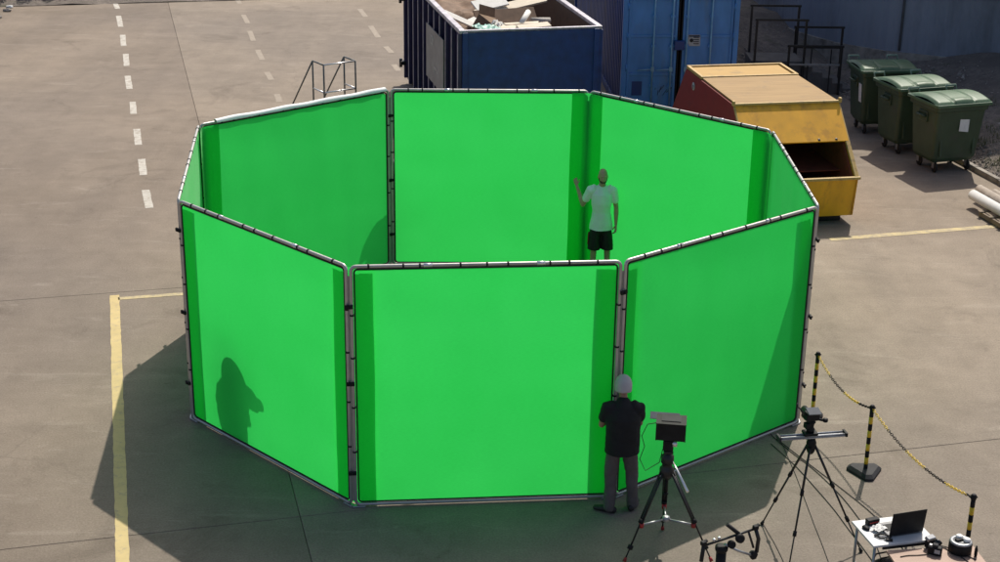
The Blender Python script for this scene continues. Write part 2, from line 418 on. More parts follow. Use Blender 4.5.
for i in range(5200):
    u = 12.75 + abs(rr.gauss(0, 1.3)); v = rr.uniform(4, 15)
    if rr.random() < .35: u = rr.uniform(9.5, 16); v = rr.uniform(15.5, 19)
    p = uv(u, v); z = bank_z(u, v) + .05
    r_ = rr.uniform(.012, .035) * (1.8 if rr.random() < .06 else 1)
    q = [Vector((1, 0, 0)), Vector((0, 1, 0)), Vector((-1, 0, 0)), Vector((0, -1, 0)), Vector((0, 0, .8)), Vector((0, 0, -.8))]
    E_ = Euler((rr.random() * 6, rr.random() * 6, rr.random() * 6)).to_matrix()
    vs = [p + Vector((0, 0, z)) + E_ @ (k * r_ * rr.uniform(.7, 1.2)) for k in q]
    b.add(vs, [(0, 1, 4), (1, 2, 4), (2, 3, 4), (3, 0, 4), (1, 0, 5), (2, 1, 5), (3, 2, 5), (0, 3, 5)])
tag(b.build('gravel', STONE, fix=False), 'loose grey gravel on the bank behind the bins', 'gravel', kind='stuff')
b = MB()
for i in range(260):
    u = 12.95 + abs(rr.gauss(0.5, .6)); v = rr.uniform(4.5, 12.2)
    if noise.noise(Vector((u * .8, v * .8, 9))) < -.05: continue
    p = uv(u, v); z = bank_z(u, v) + .03
    for k in range(26):
        a = rr.random() * 6.28; q = p + Vector((rr.gauss(0, .07), rr.gauss(0, .07), z)); h = rr.uniform(.05, .16)
        l = Vector((math.cos(a), math.sin(a), 0)); wv = Vector((-l.y, l.x, 0)) * .007
        b.add([q - wv, q + wv, q + l * h * .5 + Vector((0, 0, h))], [(0, 1, 2)])
tag(b.build('grass', GRASS, fix=False), 'thin tufts of green grass in the gravel past the kerb', 'grass', kind='stuff')

# ------------------------------------------------------------------ building behind
bld = empty('warehouse', (10.2, 18.6, 0), 0, 'dark blue grey ribbed metal building behind the bins', 'building')
def clad(p0, p1, zb, zt, name, parent, off):
    p0 = Vector(p0) - off; p1 = Vector(p1) - off
    d = p1 - p0; L = d.length; d.normalize(); nn = Vector((d.y, -d.x, 0))
    b = MB(); n = int(L / .2); vs = []
    for i in range(n):
        for (t, h) in ((0, 0), (.5, 0), (.6, .005), (.9, .005)):
            q = p0 + d * ((i + t) * L / n) + nn * h
            vs += [q + Vector((0, 0, zb)), q + Vector((0, 0, zt))]
    q = p1; vs += [q + Vector((0, 0, zb)), q + Vector((0, 0, zt))]
    b.add(vs, [(2 * i, 2 * i + 2, 2 * i + 3, 2 * i + 1) for i in range(len(vs) // 2 - 1)])
    return b.build(name, CLAD, parent, fix=False)
OFF = Vector((10.2, 18.6, 0))
WB = [(7.3, 28, 0), (7.75, 23.5, 0), (8.4, 20.9, 0), (9.2, 19.5, 0), (10.3, 18.55, 0), (12.0, 17.75, 0), (15.0, 16.6, 0), (23.0, 13.9, 0)]
WH = 8.6
for i in range(len(WB) - 1):
    p0, p1 = Vector(WB[i]), Vector(WB[i + 1])
    if i >= 3:
        # two tiers of sheet with a lap between them
        clad(p0, p1, .7, 2.45, 'cladding_panel', bld, OFF); 
        d = (p1 - p0).normalized(); nn = Vector((d.y, -d.x, 0))
        clad(p0 + nn * .012, p1 + nn * .012, 2.40, WH, 'cladding_panel', bld, OFF)
        q = p0 + d * .35 - OFF + nn * .06
        if i == 4: tubeo('downpipe', CLAD_T, bld, [q + Vector((0, 0, .9)), q + Vector((0, 0, WH))], .035, 8)
        q0 = p0 - OFF + nn * .05; q1 = p1 - OFF + nn * .05
        b = MB(); b.tube([q0 + Vector((0, 0, 2.47)), q1 + Vector((0, 0, 2.47))], .022, 6); b.build('flashing', CLAD_T, bld)
    else: clad(p0, p1, .7, WH, 'cladding_panel', bld, OFF)
    d = (p1 - p0); nn = Vector((d.y, -d.x, 0)).normalized()
    b = MB(); c0 = (p0 + p1) / 2 - OFF + nn * .01
    b.box((c0.x, c0.y, .55), (d.length + .02, .16, .62), math.atan2(d.y, d.x)); b.build('plinth', KERB, bld)
b = MB()
poly = [Vector(p) - OFF for p in WB] + [Vector((22, 28, 0)) - OFF]
b.prism([p + Vector((0, 0, WH - .02)) for p in poly], (0, 0, .12)); b.build('roof', CLAD_T, bld)
p_ = [Vector(p) - OFF for p in (WB[-1], (22, 28, 0), WB[0])]
b = MB(); b.add([p_[0] + Vector((0, 0, 0)), p_[1], p_[1] + Vector((0, 0, WH)), p_[0] + Vector((0, 0, WH)), p_[2], p_[2] + Vector((0, 0, WH))], [(0, 1, 2, 3), (1, 4, 5, 2)])
b.build('back_wall', CLAD, bld, fix=False)

# dark steps with black rails
stair = empty('concrete_stair', (8.0, 17.7, 0), 0, 'dark concrete steps up the bank behind the yellow skip', 'stairs')
boxo('landing', DARKSTEP, stair, (-.80, 0, .42), (1.3, 1.0, .84), bev=.02)
for i in range(5):
    h = .84 - (i + 1) * .14
    boxo('step', DARKSTEP, stair, (-.15 + i * .27 + .136, 0, h / 2), (.272, 1.0 - .01 * i, h), bev=.012)
rails = [('lower near', 7.48, 8.81, 17.12, 1.25, 0.0, 'black rail frame on the near side of the lower steps', 'mid'),
         ('lower far', 7.84, 9.05, 18.28, 1.5, 0.1, 'black rail frame on the far side of the lower steps', 'mid'),
         ('upper near', 6.62, 7.87, 17.15, 1.9, .2, 'black rail frame on the near side of the upper landing', None),
         ('upper far', 6.65, 7.87, 18.24, 2.05, .3, 'tallest black rail frame, far side of the upper landing beside the blue container', None)]
for k, x0, x1, y, zt, zb, lab, midr in rails:
    rl = empty('guard_rail', ((x0 + x1) / 2, y, 0), 0, lab, 'railing', 'black guard rails at the steps')
    hw = (x1 - x0) / 2
    for sx in (-1, 1): boxo('post', BLACK_M, rl, (sx * hw, 0, (zt + zb) / 2 - .03), (.055, .055, zt - zb + .02))
    boxo('top_rail', BLACK_M, rl, (0, 0, zt), (2 * hw + .10, .058, .05))
    if midr:
        boxo('middle_rail', GREY_M if k == 'lower near' else BLACK_M, rl, (0, 0, zt * .62 + zb * .38), (2 * hw - .056, .045, .04))
        for sx in (-.25, .6): boxo('baluster', BLACK_M, rl, (sx * hw, .0, (zt * .62 + zb * .38) / 2 + .02), (.03, .03, zt * .62 - .08))

# ------------------------------------------------------------------ far top-left verge
b = MB()
b.grid(lambda s, t: (-34 + 30 * s, 27.7 + .23 * (-34 + 30 * s + 13) + 5 * t, .02 + .12 * (t > 0) + .05 * noise.noise(Vector((s * 30, t * 6, 1)))), 60, 8)
tag(b.build('verge', EARTH, fix=False), kind='structure')
def leaf_clump(bm, c, rx, rz, n, rr, size=.05):
    for i in range(n):
        d = Vector((rr.gauss(0, 1), rr.gauss(0, 1), rr.gauss(0, 1))).normalized() * rr.random() ** .45
        p = Vector(c) + Vector((d.x * rx, d.y * rx, d.z * rz)) * (1 + .35 * noise.noise(d * 3 + Vector(c)))
        E_ = Euler((rr.random() * 6, rr.random() * 6, rr.random() * 6)).to_matrix(); s_ = size * rr.uniform(.6, 1.3)
        bm.add([p + E_ @ Vector((-s_, 0, 0)), p + E_ @ Vector((0, -s_ * .5, .2 * s_)), p + E_ @ Vector((s_, 0, 0)), p + E_ @ Vector((0, s_ * .5, .2 * s_))], [(0, 1, 2, 3)])
labs = ['leftmost dark bush on the far verge', 'second dark bush from the left on the far verge', 'third dark bush from the left on the far verge', 'low rightmost bush of the far verge']
for i, (x, y, r_) in enumerate(((-16.2, 28.0, .8), (-15.3, 28.2, .65), (-14.4, 28.5, .6), (-13.4, 28.8, .5))):
    bu = empty('bush', (x, y, .1), 0, labs[i], 'bush', 'dark bushes on the far verge')
    rr = random.Random(i); b = MB()
    for k in range(6): leaf_clump(b, (rr.gauss(0, r_ * .4), rr.gauss(0, r_ * .3), r_ * rr.uniform(.35, .8)), r_ * .5, r_ * .4, 260, rr)
    b.build('foliage', LEAF, bu, fix=False)
    tubeo('stem', BARK, bu, [(0, 0, -.1), (.03, 0, r_ * .4), (0, .05, r_ * .9)], [.05, .035, .01], 6)
rr = random.Random(12)
for i in range(3):
    b = MB(); rz = rr.uniform(.05, .12)
    bm = bmesh.new(); bmesh.ops.create_icosphere(bm, subdivisions=2, radius=1)
    for v in bm.verts: v.co *= 1 + .35 * noise.noise(v.co * 1.6 + Vector((i * 7, 0, 0)))
    b.add([(v.co.x * rz * 1.5, v.co.y * rz, v.co.z * rz * .6 + rz * .4) for v in bm.verts], [[v.index for v in f.verts] for f in bm.faces]); bm.free()
    o = b.build('rubble_stone', STONE if i else PAPER); o.location = (-15.2, 25.4 + (i - 1) * 1.0, 0)
    if i == 0: o.location = (-15.3, 27.0, 0)
    tag(o, ('pale lump of rubble in the far left corner of the yard', 'dark stone in the far left corner, nearer the camera', 'dark stone in the far left corner, nearer the bushes')[i], 'rubble', 'rubble in the far corner')

# ------------------------------------------------------------------ green screen enclosure
PT = dict(A=(-1.635, -4.341), B=(1.603, -4.038), C=(4.338, -1.841), D=(4.355, 1.9), E=(1.655, 4.295), F=(-1.734, 4.202), G=(-4.503, 1.775), H=(-4.079, -1.952))
HT = 3.173
PAN = [('A', 'B', 'front green screen panel, its back to the camera, between the two bare pole joints'),
       ('B', 'C', 'front right green screen panel behind the camera tripods'),
       ('C', 'D', 'narrow right side green screen panel beside the yellow skip'),
       ('D', 'E', 'back right green screen panel behind the man in the white shirt'),
       ('E', 'F', 'back green screen panel in front of the blue skip'),
       ('F', 'G', 'back left green screen panel with a white strip along its top rail'),
       ('G', 'H', 'narrow left side green screen panel, palest of all in the sun'),
       ('H', 'A', 'front left green screen panel with a human shadow on its cloth')]
def rounded_rect(x0, x1, z0, z1, rad, n=5):
    pts = []
    for (cx, cz, a0) in ((x1 - rad, z0 + rad, -90), (x1 - rad, z1 - rad, 0), (x0 + rad, z1 - rad, 90), (x0 + rad, z0 + rad, 180)):
        for i in range(n + 1):
            a = R(a0 + 90 * i / n); pts.append((cx + rad * math.cos(a), 0, cz + rad * math.sin(a)))
    return pts
NOSTRIP = {'F'}
for pi, (a, c, lab) in enumerate(PAN):
    p0 = Vector((*PT[a], 0)); p1 = Vector((*PT[c], 0)); d = p1 - p0; L = d.length; ang = math.atan2(d.y, d.x)
    pn = empty('green_screen_panel', p0, ang, lab, 'screen panel', 'green screen panels of the octagon')
    # local: x along panel, +y towards the inside
    g = .034; x0, x1 = g, L - g; z0, z1 = .035, HT
    tr = .022
    b = MB(); b.tube(rounded_rect(x0, x1, z0, z1, .06), tr, 8, closed=True)
    b.build('frame', ALU, pn)
    e = tr + .014
    b = MB(); b.tube(rounded_rect(x0 + e, x1 - e, z0 + e, z1 - e, .045), .012, 6, closed=True)
    b.build('elastic_edge', BLACK_EL, pn)
    # cloth
    e2 = tr + .016; seed = pi * 13.7
    def cloth(s, t, e2=e2, x0=x0, x1=x1, seed=seed):
        xa, xb, za, zb = x0 + e2, x1 - e2, z0 + e2, z1 - e2
        x = xa + (xb - xa) * s; z = za + (zb - za) * t
        rad = .045
        # round the four corners
        dx = min(x - xa, xb - x); dz = min(z - za, zb - z)
        if dx < rad and dz < rad:
            k = rad - math.sqrt(max(rad * rad - (rad - dx) ** 2, 0))
            if dz < k: z = za + k if z < (za + zb) / 2 else zb - k
        edge = min(1, dx / .35, dz / .35)
        y = edge * (.020 * noise.noise(Vector((x * .9 + seed, z * .8, 0))) + .006 * noise.noise(Vector((x * 3 + seed, z * 1.1, 5))))
        y += edge * .005 * math.sin(x * 14 + seed + 2 * z) * (math.exp(-(zb - z) * 5) + math.exp(-(z - za) * 5)) + edge * .004 * math.sin(z * 12 + seed) * (math.exp(-(x - xa) * 4) + math.exp(-(xb - x) * 4))
        y += .012 * math.sin(x * 3.1 + seed) * math.exp(-(zb - z) * 4) * edge
        return (x, y, z)
    b = MB(); b.grid(cloth, 60, 48); b.build('cloth', GREEN, pn, fix=False)
    # rail ties and post clamps
    nclip = 9
    for k in range(nclip):
        x = x0 + (k + .6 + .25 * math.sin(k * 2.3 + pi)) * (x1 - x0) / (nclip + .3)
        tubeo('rail_tie', BLACK_EL, pn, [(x, 0, HT - tr - .014), (x + .006, 0, HT + tr + .004)], [.018, .018], 8) if False else None
        b = MB(); b.tube([(x - .011, 0, HT), (x + .011, 0, HT)], tr + .006, 8); b.build('rail_tie', BLACK_EL, pn)
    for xj, nm in ((x0 + .9, 1), (x1 - .95, 1)):
        b = MB(); b.tube([(xj - .05, 0, HT), (xj + .05, 0, HT)], tr + .004, 8); b.build('rail_sleeve', SILVER, pn)
    out = 1 if a == 'F' else -1
    for z in (.55, 1.62, 2.72):
        zz = z + .07 * math.sin(z * 9 + pi * 2)
        b = MB(); b.box((-.0, out * .032, zz), (.10, .03, .05), bev=.008); b.tube([(0, out * .045, zz), (0, out * .062, zz)], .014, 8); b.build('post_clamp', BLACK, pn)
    b = MB(); b.box((0, .012, HT / 2 - .02), (.052, .006, HT - .2), R(-22.5)); b.build('gap_strip', GAPM, pn)
    for z in (.75, 1.35, 2.0, 2.55):
        for xx in (x0, x1):
            b = MB(); b.tube([(xx, 0, z + xx * .02), (xx, 0, z + xx * .02 + .022)], tr + .005, 8); b.build('post_tie', BLACK_EL, pn)
    for xx, sg in ((x0 - .02, 1), (x1 + .02, -1)):
        b = MB(); b.box((xx + sg * .06, 0, .012), (.16, .07, .022), bev=.006); b.build('foot', GREY_M, pn)
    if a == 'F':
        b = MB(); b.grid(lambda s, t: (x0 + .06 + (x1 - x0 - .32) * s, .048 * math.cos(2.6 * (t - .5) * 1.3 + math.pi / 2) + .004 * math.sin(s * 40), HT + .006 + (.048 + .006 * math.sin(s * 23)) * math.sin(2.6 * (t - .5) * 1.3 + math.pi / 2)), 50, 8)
        b.build('white_rail_strip', STRIP_W, pn, fix=False)  # white strip curved over most of the top rail
    # joining strip of doubled cloth, inside the corner at this panel's start
    if a not in NOSTRIP:
        prv = PT[PAN[pi - 1][0]]; q = Vector((*prv, 0)) - p0
        Rm = Matrix.Rotation(-ang, 3, 'Z'); ql = Rm @ q; ql.normalize(); wdt = .31
        nin = Vector((0, 1, 0)); nprev = Vector((ql.y, -ql.x, 0))
        if nprev.dot(Vector((1, 1, 0))) < 0: nprev = -nprev
        offs = .046
        apex = (nin + nprev).normalized() * (offs / math.cos(R(22.5)))
        e_a = ql * wdt + nprev * offs; e_b = Vector((wdt, offs, 0))
        def stripf(s, t, apex=apex, e_a=e_a, e_b=e_b, seed=seed):
            z = .028 + (HT - .056) * t
            k = (s - .5) * 2
            p = apex.lerp(e_b, k) if k > 0 else apex.lerp(e_a, -k)
            nd = apex.normalized()
            wob = .006 * math.sin(k * 21 + seed) * (1 - k * k) + .010 * noise.noise(Vector((s * 5, z * 1.2, seed))) * (1 - abs(k) ** 2)
            pl = .010 * max(0, 1 - abs(k) * 5) * (1 + math.sin(z * 2 + seed))
            sk = 1 + .07 * noise.noise(Vector((z * .5, seed, k)))
            p = p * sk if abs(k) > .9 else p
            return tuple(p + nd * (wob + pl) + Vector((0, 0, z)))
        b = MB(); b.grid(stripf, 16, 24); b.build('joining_strip', GREEN, pn, fix=False)

# ------------------------------------------------------------------ blue open skip
def g2(p, ang, c): return None
SK = Vector((-.66, 11.05, 0)); SA = R(13.2); SW, SL, SH = 3.03, 6.9, 2.74
skip = empty('open_skip', SK, SA, 'long open topped blue steel skip full of scrap board', 'skip')
T = .06
def quadprism(bm, pts, vec, mi=0): bm.prism(pts, vec, mi)
boxo('floor_plate', RUST, skip, (SW / 2, SL / 2, .16), (SW - .02, SL - .02, .1))
b = MB(); b.box((SW / 2, T / 2, SH / 2 + .1), (SW, T, SH - .2), mi=0); b.build('front_plate', BLUE_SKIP, skip)
b = MB(); b.box((SW / 2, -.035, .98), (SW - .1, .07, .10), bev=.02); b.box((SW / 2, -.03, .2), (SW - .1, .06, .16), bev=.02); b.build('front_rail', BLUE_SKIP, skip)
for sx in (.06, SW - .06): boxo('corner_post', BLUE_SKIP, skip, (sx, -.021, SH / 2 + .05), (.12, .04, SH - .12), bev=.01)
boxo('bracket', BLUE_SKIP, skip, (SW * .46, -.05, .62), (.34, .10, .55), bev=.02)
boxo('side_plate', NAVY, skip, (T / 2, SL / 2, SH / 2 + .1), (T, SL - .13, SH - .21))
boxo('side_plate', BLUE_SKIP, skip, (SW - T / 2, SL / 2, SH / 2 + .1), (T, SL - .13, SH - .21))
boxo('back_plate', BLUE_SKIP, skip, (SW / 2, SL - T / 2, SH / 2 + .1), (SW, T, SH - .2))
for nm, c_, d_ in (('lining', (T + .012, SL / 2, SH / 2 + .15), (.02, SL - .2, SH - .35)), ('lining', (SW - T - .012, SL / 2, SH / 2 + .15), (.02, SL - .2, SH - .35)),
                   ('lining', (SW / 2, SL - T - .012, SH / 2 + .15), (SW - .2, .02, SH - .36)), ('lining', (SW / 2, T + .012, SH / 2 + .15), (SW - .2, .02, SH - .36))):
    boxo(nm, RUST, skip, c_, d_)
nr = 11
for i in range(nr):
    y = .05 + i * (SL - .12) / (nr - 1)
    for sx in (0, 1):
        b = MB(); xx = -.045 if sx == 0 else SW + .045
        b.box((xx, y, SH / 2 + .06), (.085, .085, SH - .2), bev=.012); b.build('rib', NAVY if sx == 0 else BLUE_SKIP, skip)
for i in range(nr):
    y = .05 + i * (SL - .12) / (nr - 1)
    b = MB(); b.box((-.089, y, SH / 2 + .06), (.006, .05, SH - .24)); b.build('rib_face', RIM, skip)
for c_, d_ in (((SW / 2, .04, SH), (SW + .14, .08, .075)), ((-.0, SL / 2 + .06, SH + .001), (.13, SL - .01, .088)), ((SW, SL / 2 + .06, SH + .001), (.13, SL - .01, .088)), ((SW / 2, SL - .03, SH + .002), (SW - .131, .1, .086))):
    boxo('top_rim', RIM, skip, c_, d_, bev=.012)
for z in (2.2, .55):
    b = MB(); b.box((-.12, SL - .05, z), (.14, .16, .10), bev=.01); b.tube([(-.17, SL - .05, z - .11), (-.17, SL - .05, z + .11)], .04, 8); b.build('door_hinge', BLACK_M, skip)
sg = boxo('sign_panel', SIGN, skip, (-.104, 2.55, 1.62), (.02, 2.05, 1.25))
sg['label'] = 'grey sign panel with worn lettering'
# worn letters on the side sign
b = MB()
for k, (y, z, w_, h_) in enumerate(((3.0, 1.98, .06, .22), (2.9, 1.90, .22, .06), (2.9, 2.06, .2, .05), (2.72, 1.98, .06, .22), (2.46, 1.40, .3, .05), (2.32, 1.47, .05, .18), (2.6, 1.33, .05, .1), (2.2, 1.36, .1, .05))):
    b.box((-.1165, y, z), (.005, w_, h_))
b.build('lettering', SIGN_MARK, sg)
boxo('small_plate', PLATE, skip, (SW - .24, -.012, .98 + .28), (.22, .012, .12))
# scrap inside
fill = empty('scrap_heap', SK, SA, 'brown heap of broken board and dust filling the blue skip', 'scrap')
b = MB()
def heap(s, t):
    x = .12 + s * (SW - .24); y = .12 + t * (SL - .24)
    z = 2.34 + .02 * t - .55 * max(0, min(1, (x - 2.0) / .6)) + .22 * noise.fractal(Vector((x * 1.2, y * 1.2, 2)), .9, 2, 4)
    return (x, y, z)
b.grid(heap, 40, 60); b.build('heap_surface', BROWN_PLY, fill, fix=False)
def sk(x, y, z): return SK + Matrix.Rotation(SA, 3, 'Z') @ Vector((x, y, z))
def scrap(name, mt, lab, cat, c, dim, rz, tilt, kind='box'):
    b = MB()
    if kind == 'tube':
        b.tube([(-dim[0] / 2, 0, 0), (dim[0] / 2, 0, 0)], dim[1], 12)
    elif kind == 'sheet':
        b.grid(lambda s, t: ((s - .5) * dim[0], (t - .5) * dim[1], .09 * noise.noise(Vector((s * 4, t * 4, rz))) + .05 * noise.noise(Vector((s * 11, t * 11, rz)))), 14, 12)
    elif kind == 'carton':
        X, Y, Z = (k / 2 for k in dim)
        b.box((0, 0, 0), dim)
        b.add([(-X, -Y, Z), (X, -Y, Z), (X, -Y - .2, Z + .12), (-X, -Y - .2, Z + .12)], [(0, 1, 2, 3)])
        b.add([(-X, Y, Z), (X, Y, Z), (X, Y + .12, Z + .18), (-X, Y + .12, Z + .18)], [(0, 1, 2, 3)])
    else:
        n = 8
        b.box((0, 0, 0), dim, bev=.006)
    o = b.build(name, mt, None); o.location = sk(*c); o.rotation_euler = (tilt[0], tilt[1], SA + rz)
    return tag(o, lab, cat, 'scrap pieces in the blue skip')
scrap('timber_board', CREAM_W, 'long cream plank leaning up at the right rear of the skip', 'plank', (1.85, 3.3, 2.62), (1.9, .30, .05), .36, (.35, -.10))
scrap('foam_board', WHITE_FOAM, 'wide white board lying crosswise in the left of the skip', 'board', (1.0, 2.5, 2.52), (1.15, .26, .05), .75, (.4, -.1))
scrap('foam_board', WHITE_FOAM, 'narrow white board propped against the left rim of the skip', 'board', (.42, 2.3, 2.55), (.95, .16, .04), -.8, (.3, .25))
scrap('foam_board', WHITE_FOAM, 'bent white board topmost at the middle rear of the skip', 'board', (1.35, 3.3, 2.70), (.8, .42, .04), .2, (.4, -.15))
scrap('cardboard_box', CARD_D, 'dark brown open cardboard box in the middle of the skip', 'box', (1.0, 1.75, 2.42), (.62, .5, .4), .7, (.4, .3), 'carton')
scrap('timber_board', BROWN_PLY, 'dark brown board slanting behind the cardboard box', 'board', (1.55, 2.5, 2.5), (1.5, .5, .04), .15, (.8, 0))
scrap('timber_board', CREAM_W, 'short cream board lying flat behind the front rim of the skip', 'plank', (1.30, .95, 2.60), (.95, .26, .05), -.12, (.15, .05))
scrap('timber_board', CREAM_W, 'cream offcut stacked on the boards at the right of the front rim', 'plank', (1.78, .85, 2.64), (.75, .24, .05), .14, (.2, -.04))
scrap('timber_board', CREAM_W, 'cream strip crossing under the white tubes', 'plank', (1.62, 1.25, 2.62), (.95, .12, .05), .35, (.1, .05))
scrap('cardboard_tube', WHITE_FOAM, 'pale tube standing aslant among the cream boards', 'tube', (1.72, 1.45, 2.70), (.55, .065), 1.0, (0, -.35), 'tube')
scrap('cardboard_tube', GREYT, 'grey tube lying level at the right of the scrap', 'tube', (2.15, 1.7, 2.58), (.46, .075), .1, (0, 0.05), 'tube')
scrap('plastic_sheet', TEAL, 'crumpled teal plastic sheet at the left of the front rim', 'plastic sheet', (.72, .72, 2.66), (.62, .42), .3, (.2, .1), 'sheet')
scrap('plastic_sheet', WHITE_FOAM, 'crumpled white film lying on the teal plastic', 'plastic sheet', (.90, .60, 2.78), (.26, .2), .9, (.25, 0), 'sheet')
scrap('timber_board', BROWN_PLY, 'brown board leaning on the right inner wall of the skip', 'board', (2.4, 1.3, 2.38), (.9, .55, .04), .9, (.3, .5))

# ------------------------------------------------------------------ shipping container
CK = Vector((3.03, 14.5, 0)); CA = R(3.4); CW, CL, CH = 2.75, 10.5, 3.0
ct = empty('shipping_container', CK, CA, 'weathered blue steel shipping container with closed doors facing the yard', 'container')
def corr(x, y0, y1, z0, z1, mt, nm, sgn):
    b = MB(); n = int((y1 - y0) / .28); vs = []
    for i in range(n):
        for t, h in ((0, 0), (.26, 0), (.5, .04), (.76, .04)):
            yy = y0 + (i + t) * (y1 - y0) / n; vs += [(x + sgn * h, yy, z0), (x + sgn * h, yy, z1)]
    vs += [(x, y1, z0), (x, y1, z1)]
    b.add(vs, [(2 * i, 2 * i + 2, 2 * i + 3, 2 * i + 1) for i in range(len(vs) // 2 - 1)]); return b.build(nm, mt, ct, fix=False)
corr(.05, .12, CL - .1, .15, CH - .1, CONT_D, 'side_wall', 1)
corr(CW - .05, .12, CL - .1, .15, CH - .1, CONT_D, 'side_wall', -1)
boxo('roof', CONT, ct, (CW / 2, CL / 2, CH - .05), (CW - .08, CL - .1, .04)); boxo('back_wall', CONT_D, ct, (CW / 2, CL - .06, CH / 2), (CW - .2, .04, CH - .25))
boxo('floor', DARKSTEP, ct, (CW / 2, CL / 2, .16), (CW - .2, CL - .2, .08))
for x in (.06, CW - .06):
    boxo('corner_post', CONT, ct, (x, .06, CH / 2), (.12, .12, CH - .24), bev=.012)
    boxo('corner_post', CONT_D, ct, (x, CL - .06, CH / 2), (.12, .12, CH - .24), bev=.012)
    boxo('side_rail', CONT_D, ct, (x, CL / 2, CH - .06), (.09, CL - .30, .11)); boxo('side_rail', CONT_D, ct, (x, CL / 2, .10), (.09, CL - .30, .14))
    for y in (.09, CL - .09):
        for z in (.06, CH - .06): boxo('corner_casting', CONT, ct, (x, y, z), (.17, .18, .12), bev=.015)
boxo('door_header', CONT, ct, (CW / 2, .06, CH - .07), (CW - .18, .11, .13), bev=.012); boxo('door_sill', CONT, ct, (CW / 2, .05, .09), (CW - .18, .11, .13), bev=.012)
DX = [(.125, CW / 2 - .07), (CW / 2 + .05, CW - .125)]
for k, (xa, xb) in enumerate(DX):
    dr = boxo('door', CONT, ct, ((xa + xb) / 2, .075, CH / 2), (xb - xa, .03, CH - .29))
    zs = [.16, 1.03, 1.95, CH - .15]
    for j in range(3):
        b = MB(); za, zb_ = zs[j] + .06, zs[j + 1] - .06
        # recessed pressing: frame of raised strips
        b.box(((xa + xb) / 2, .052, zs[j] + .03), (xb - xa - .02, .03, .07), bev=.01)
        b.build('door_bar', CONT, dr)
    b = MB(); b.box((xa + .035, .050, CH / 2), (.06, .032, CH - .33), bev=.01); b.box((xb - .035, .050, CH / 2), (.06, .032, CH - .33), bev=.01); b.build('door_stile', CONT, dr)
    for xr in ((xa + .52 * (xb - xa), xb - .13) if k == 0 else (xa + .10, xa + .56 * (xb - xa))):
        b = MB(); b.tube([(xr, -.005, .08), (xr, -.005, CH - .03)], .022, 8); b.build('lock_rod', CONT_ROD, dr)
        for z in (.14, .8, 1.75, 2.45, CH - .1): boxo('rod_bracket', CONT, dr, (xr, .012, z), (.11, .05, .07), bev=.008)
        b = MB(); b.tube([(xr, -.02, 1.2), (xr + (.36 if k else -.36), -.03, 1.18)], .016, 6); b.box((xr, -.02, 1.2), (.08, .04, .12), bev=.008); b.build('handle', CONT_ROD, dr)
    for z in (.4, 1.15, 1.9, 2.6): 
        xh = xa - .01 if k == 0 else xb + .01
        b = MB(); b.tube([(xh, .0, z), (xh, .0, z + .16)], .022, 8); b.box((xh, .03, z + .08), (.12, .03, .10)); b.build('hinge', CONT, dr)
    b = MB(); b.box(((xb + .03) if k == 0 else xa - .015, .058, CH / 2), (.035, .03, CH - .34)); b.build('seal', BLACK, dr)
b = MB(); b.box((CW / 2 - .03, -.04, 1.78), (.24, .11, .22), bev=.015); b.build('lock_box', CONT_D, ct)
sp = boxo('data_plate', PLATE, ct, (CW / 2 + .33, .043, 1.88), (.30, .012, .27), bev=.004)
b = MB()
b.lathe([(.001, 0), (.045, 0), (.045, .003), (.001, .003)], (CW / 2 + .27, .0365, 1.88), 12, axis=(0, -1, 0))
for i in range(4): b.box((CW / 2 + .38, .0355, 1.80 + i * .05), (.13, .004, .018))
b.box((CW / 2 + .33, .0355, 1.985), (.25, .004, .02))
b.build('plate_marks', DGREY, sp)
b = MB(); b.box((CW / 2 - .98, .051, .72), (.24, .006, .34)); b.build('dark_patch', CONT_D, ct)
# graffiti-like scratches low on left door
b = MB()
for k in range(9):
    b.tube([(CW / 2 - .62 + .06 * k + .03 * math.sin(k), .054, .62 + .08 * math.sin(k * 2.1)), (CW / 2 - .60 + .07 * k, .054, .74 + .07 * math.cos(k * 1.7))], .006, 4)
b.build('scratch', DGREY, ct)

# ------------------------------------------------------------------ yellow and red enclosed skip
YA = R(19.0 - 5.0); YK = Vector((4.66, 7.50, 0))
YA = R(10.5)
ys = empty('enclosed_skip', Vector((4.655, 7.65, 0)), YA, 'yellow fronted tipping skip with dark red sides and plywood lids', 'skip')
YW = 2.13; 
# profile in (y, z): y negative = forward
prof = [(-1.17, .17), (-1.27, .93), (0, 2.10), (3.12, 2.10), (3.95, 1.05), (3.2, .17)]
for xx, nm in ((0, 'side_wall'), (YW - .05, 'side_wall')):
    b = MB(); b.prism([(xx, y, z) for y, z in prof], (.05, 0, 0)); b.build(nm, REDSKIP if xx == 0 else YSKIP, ys)
def plate(nm, mt, a, c, th=.04, x0=.052, x1=YW - .052):
    (y0, z0_), (y1, z1_) = a, c; d = Vector((0, y1 - y0, z1_ - z0_)); n_ = Vector((0, -d.z, d.y)).normalized() * th
    b = MB(); b.prism([(x0, y0, z0_), (x0, y1, z1_), (x0, y1 + n_.y, z1_ + n_.z), (x0, y0 + n_.y, z0_ + n_.z)], (x1 - x0, 0, 0)); return b.build(nm, mt, ys)
plate('floor_plate', REDRUST, (-1.15, .18), (3.18, .18))
lip = plate('front_plate', YSKIP, (-1.17, .17), (-1.27, .93), -.04, -.002, YW + .002)
plate('back_plate', REDSKIP, (3.2, .17), (3.93, 1.05)); plate('back_plate', REDSKIP, (3.93, 1.05), (3.12, 2.08))
fl = plate('front_flap', YSKIP, (-.66, 1.49), (-.012, 2.09), .035, .01, YW - .01)
b = MB()
for kx in (.25, YW - .6, YW - .25): b.box((kx, -.64, 1.53), (.05, .05, .05), tilt=(.72, 0, 0), bev=.008)
b.build('flap_stop', BLACK_M, fl)
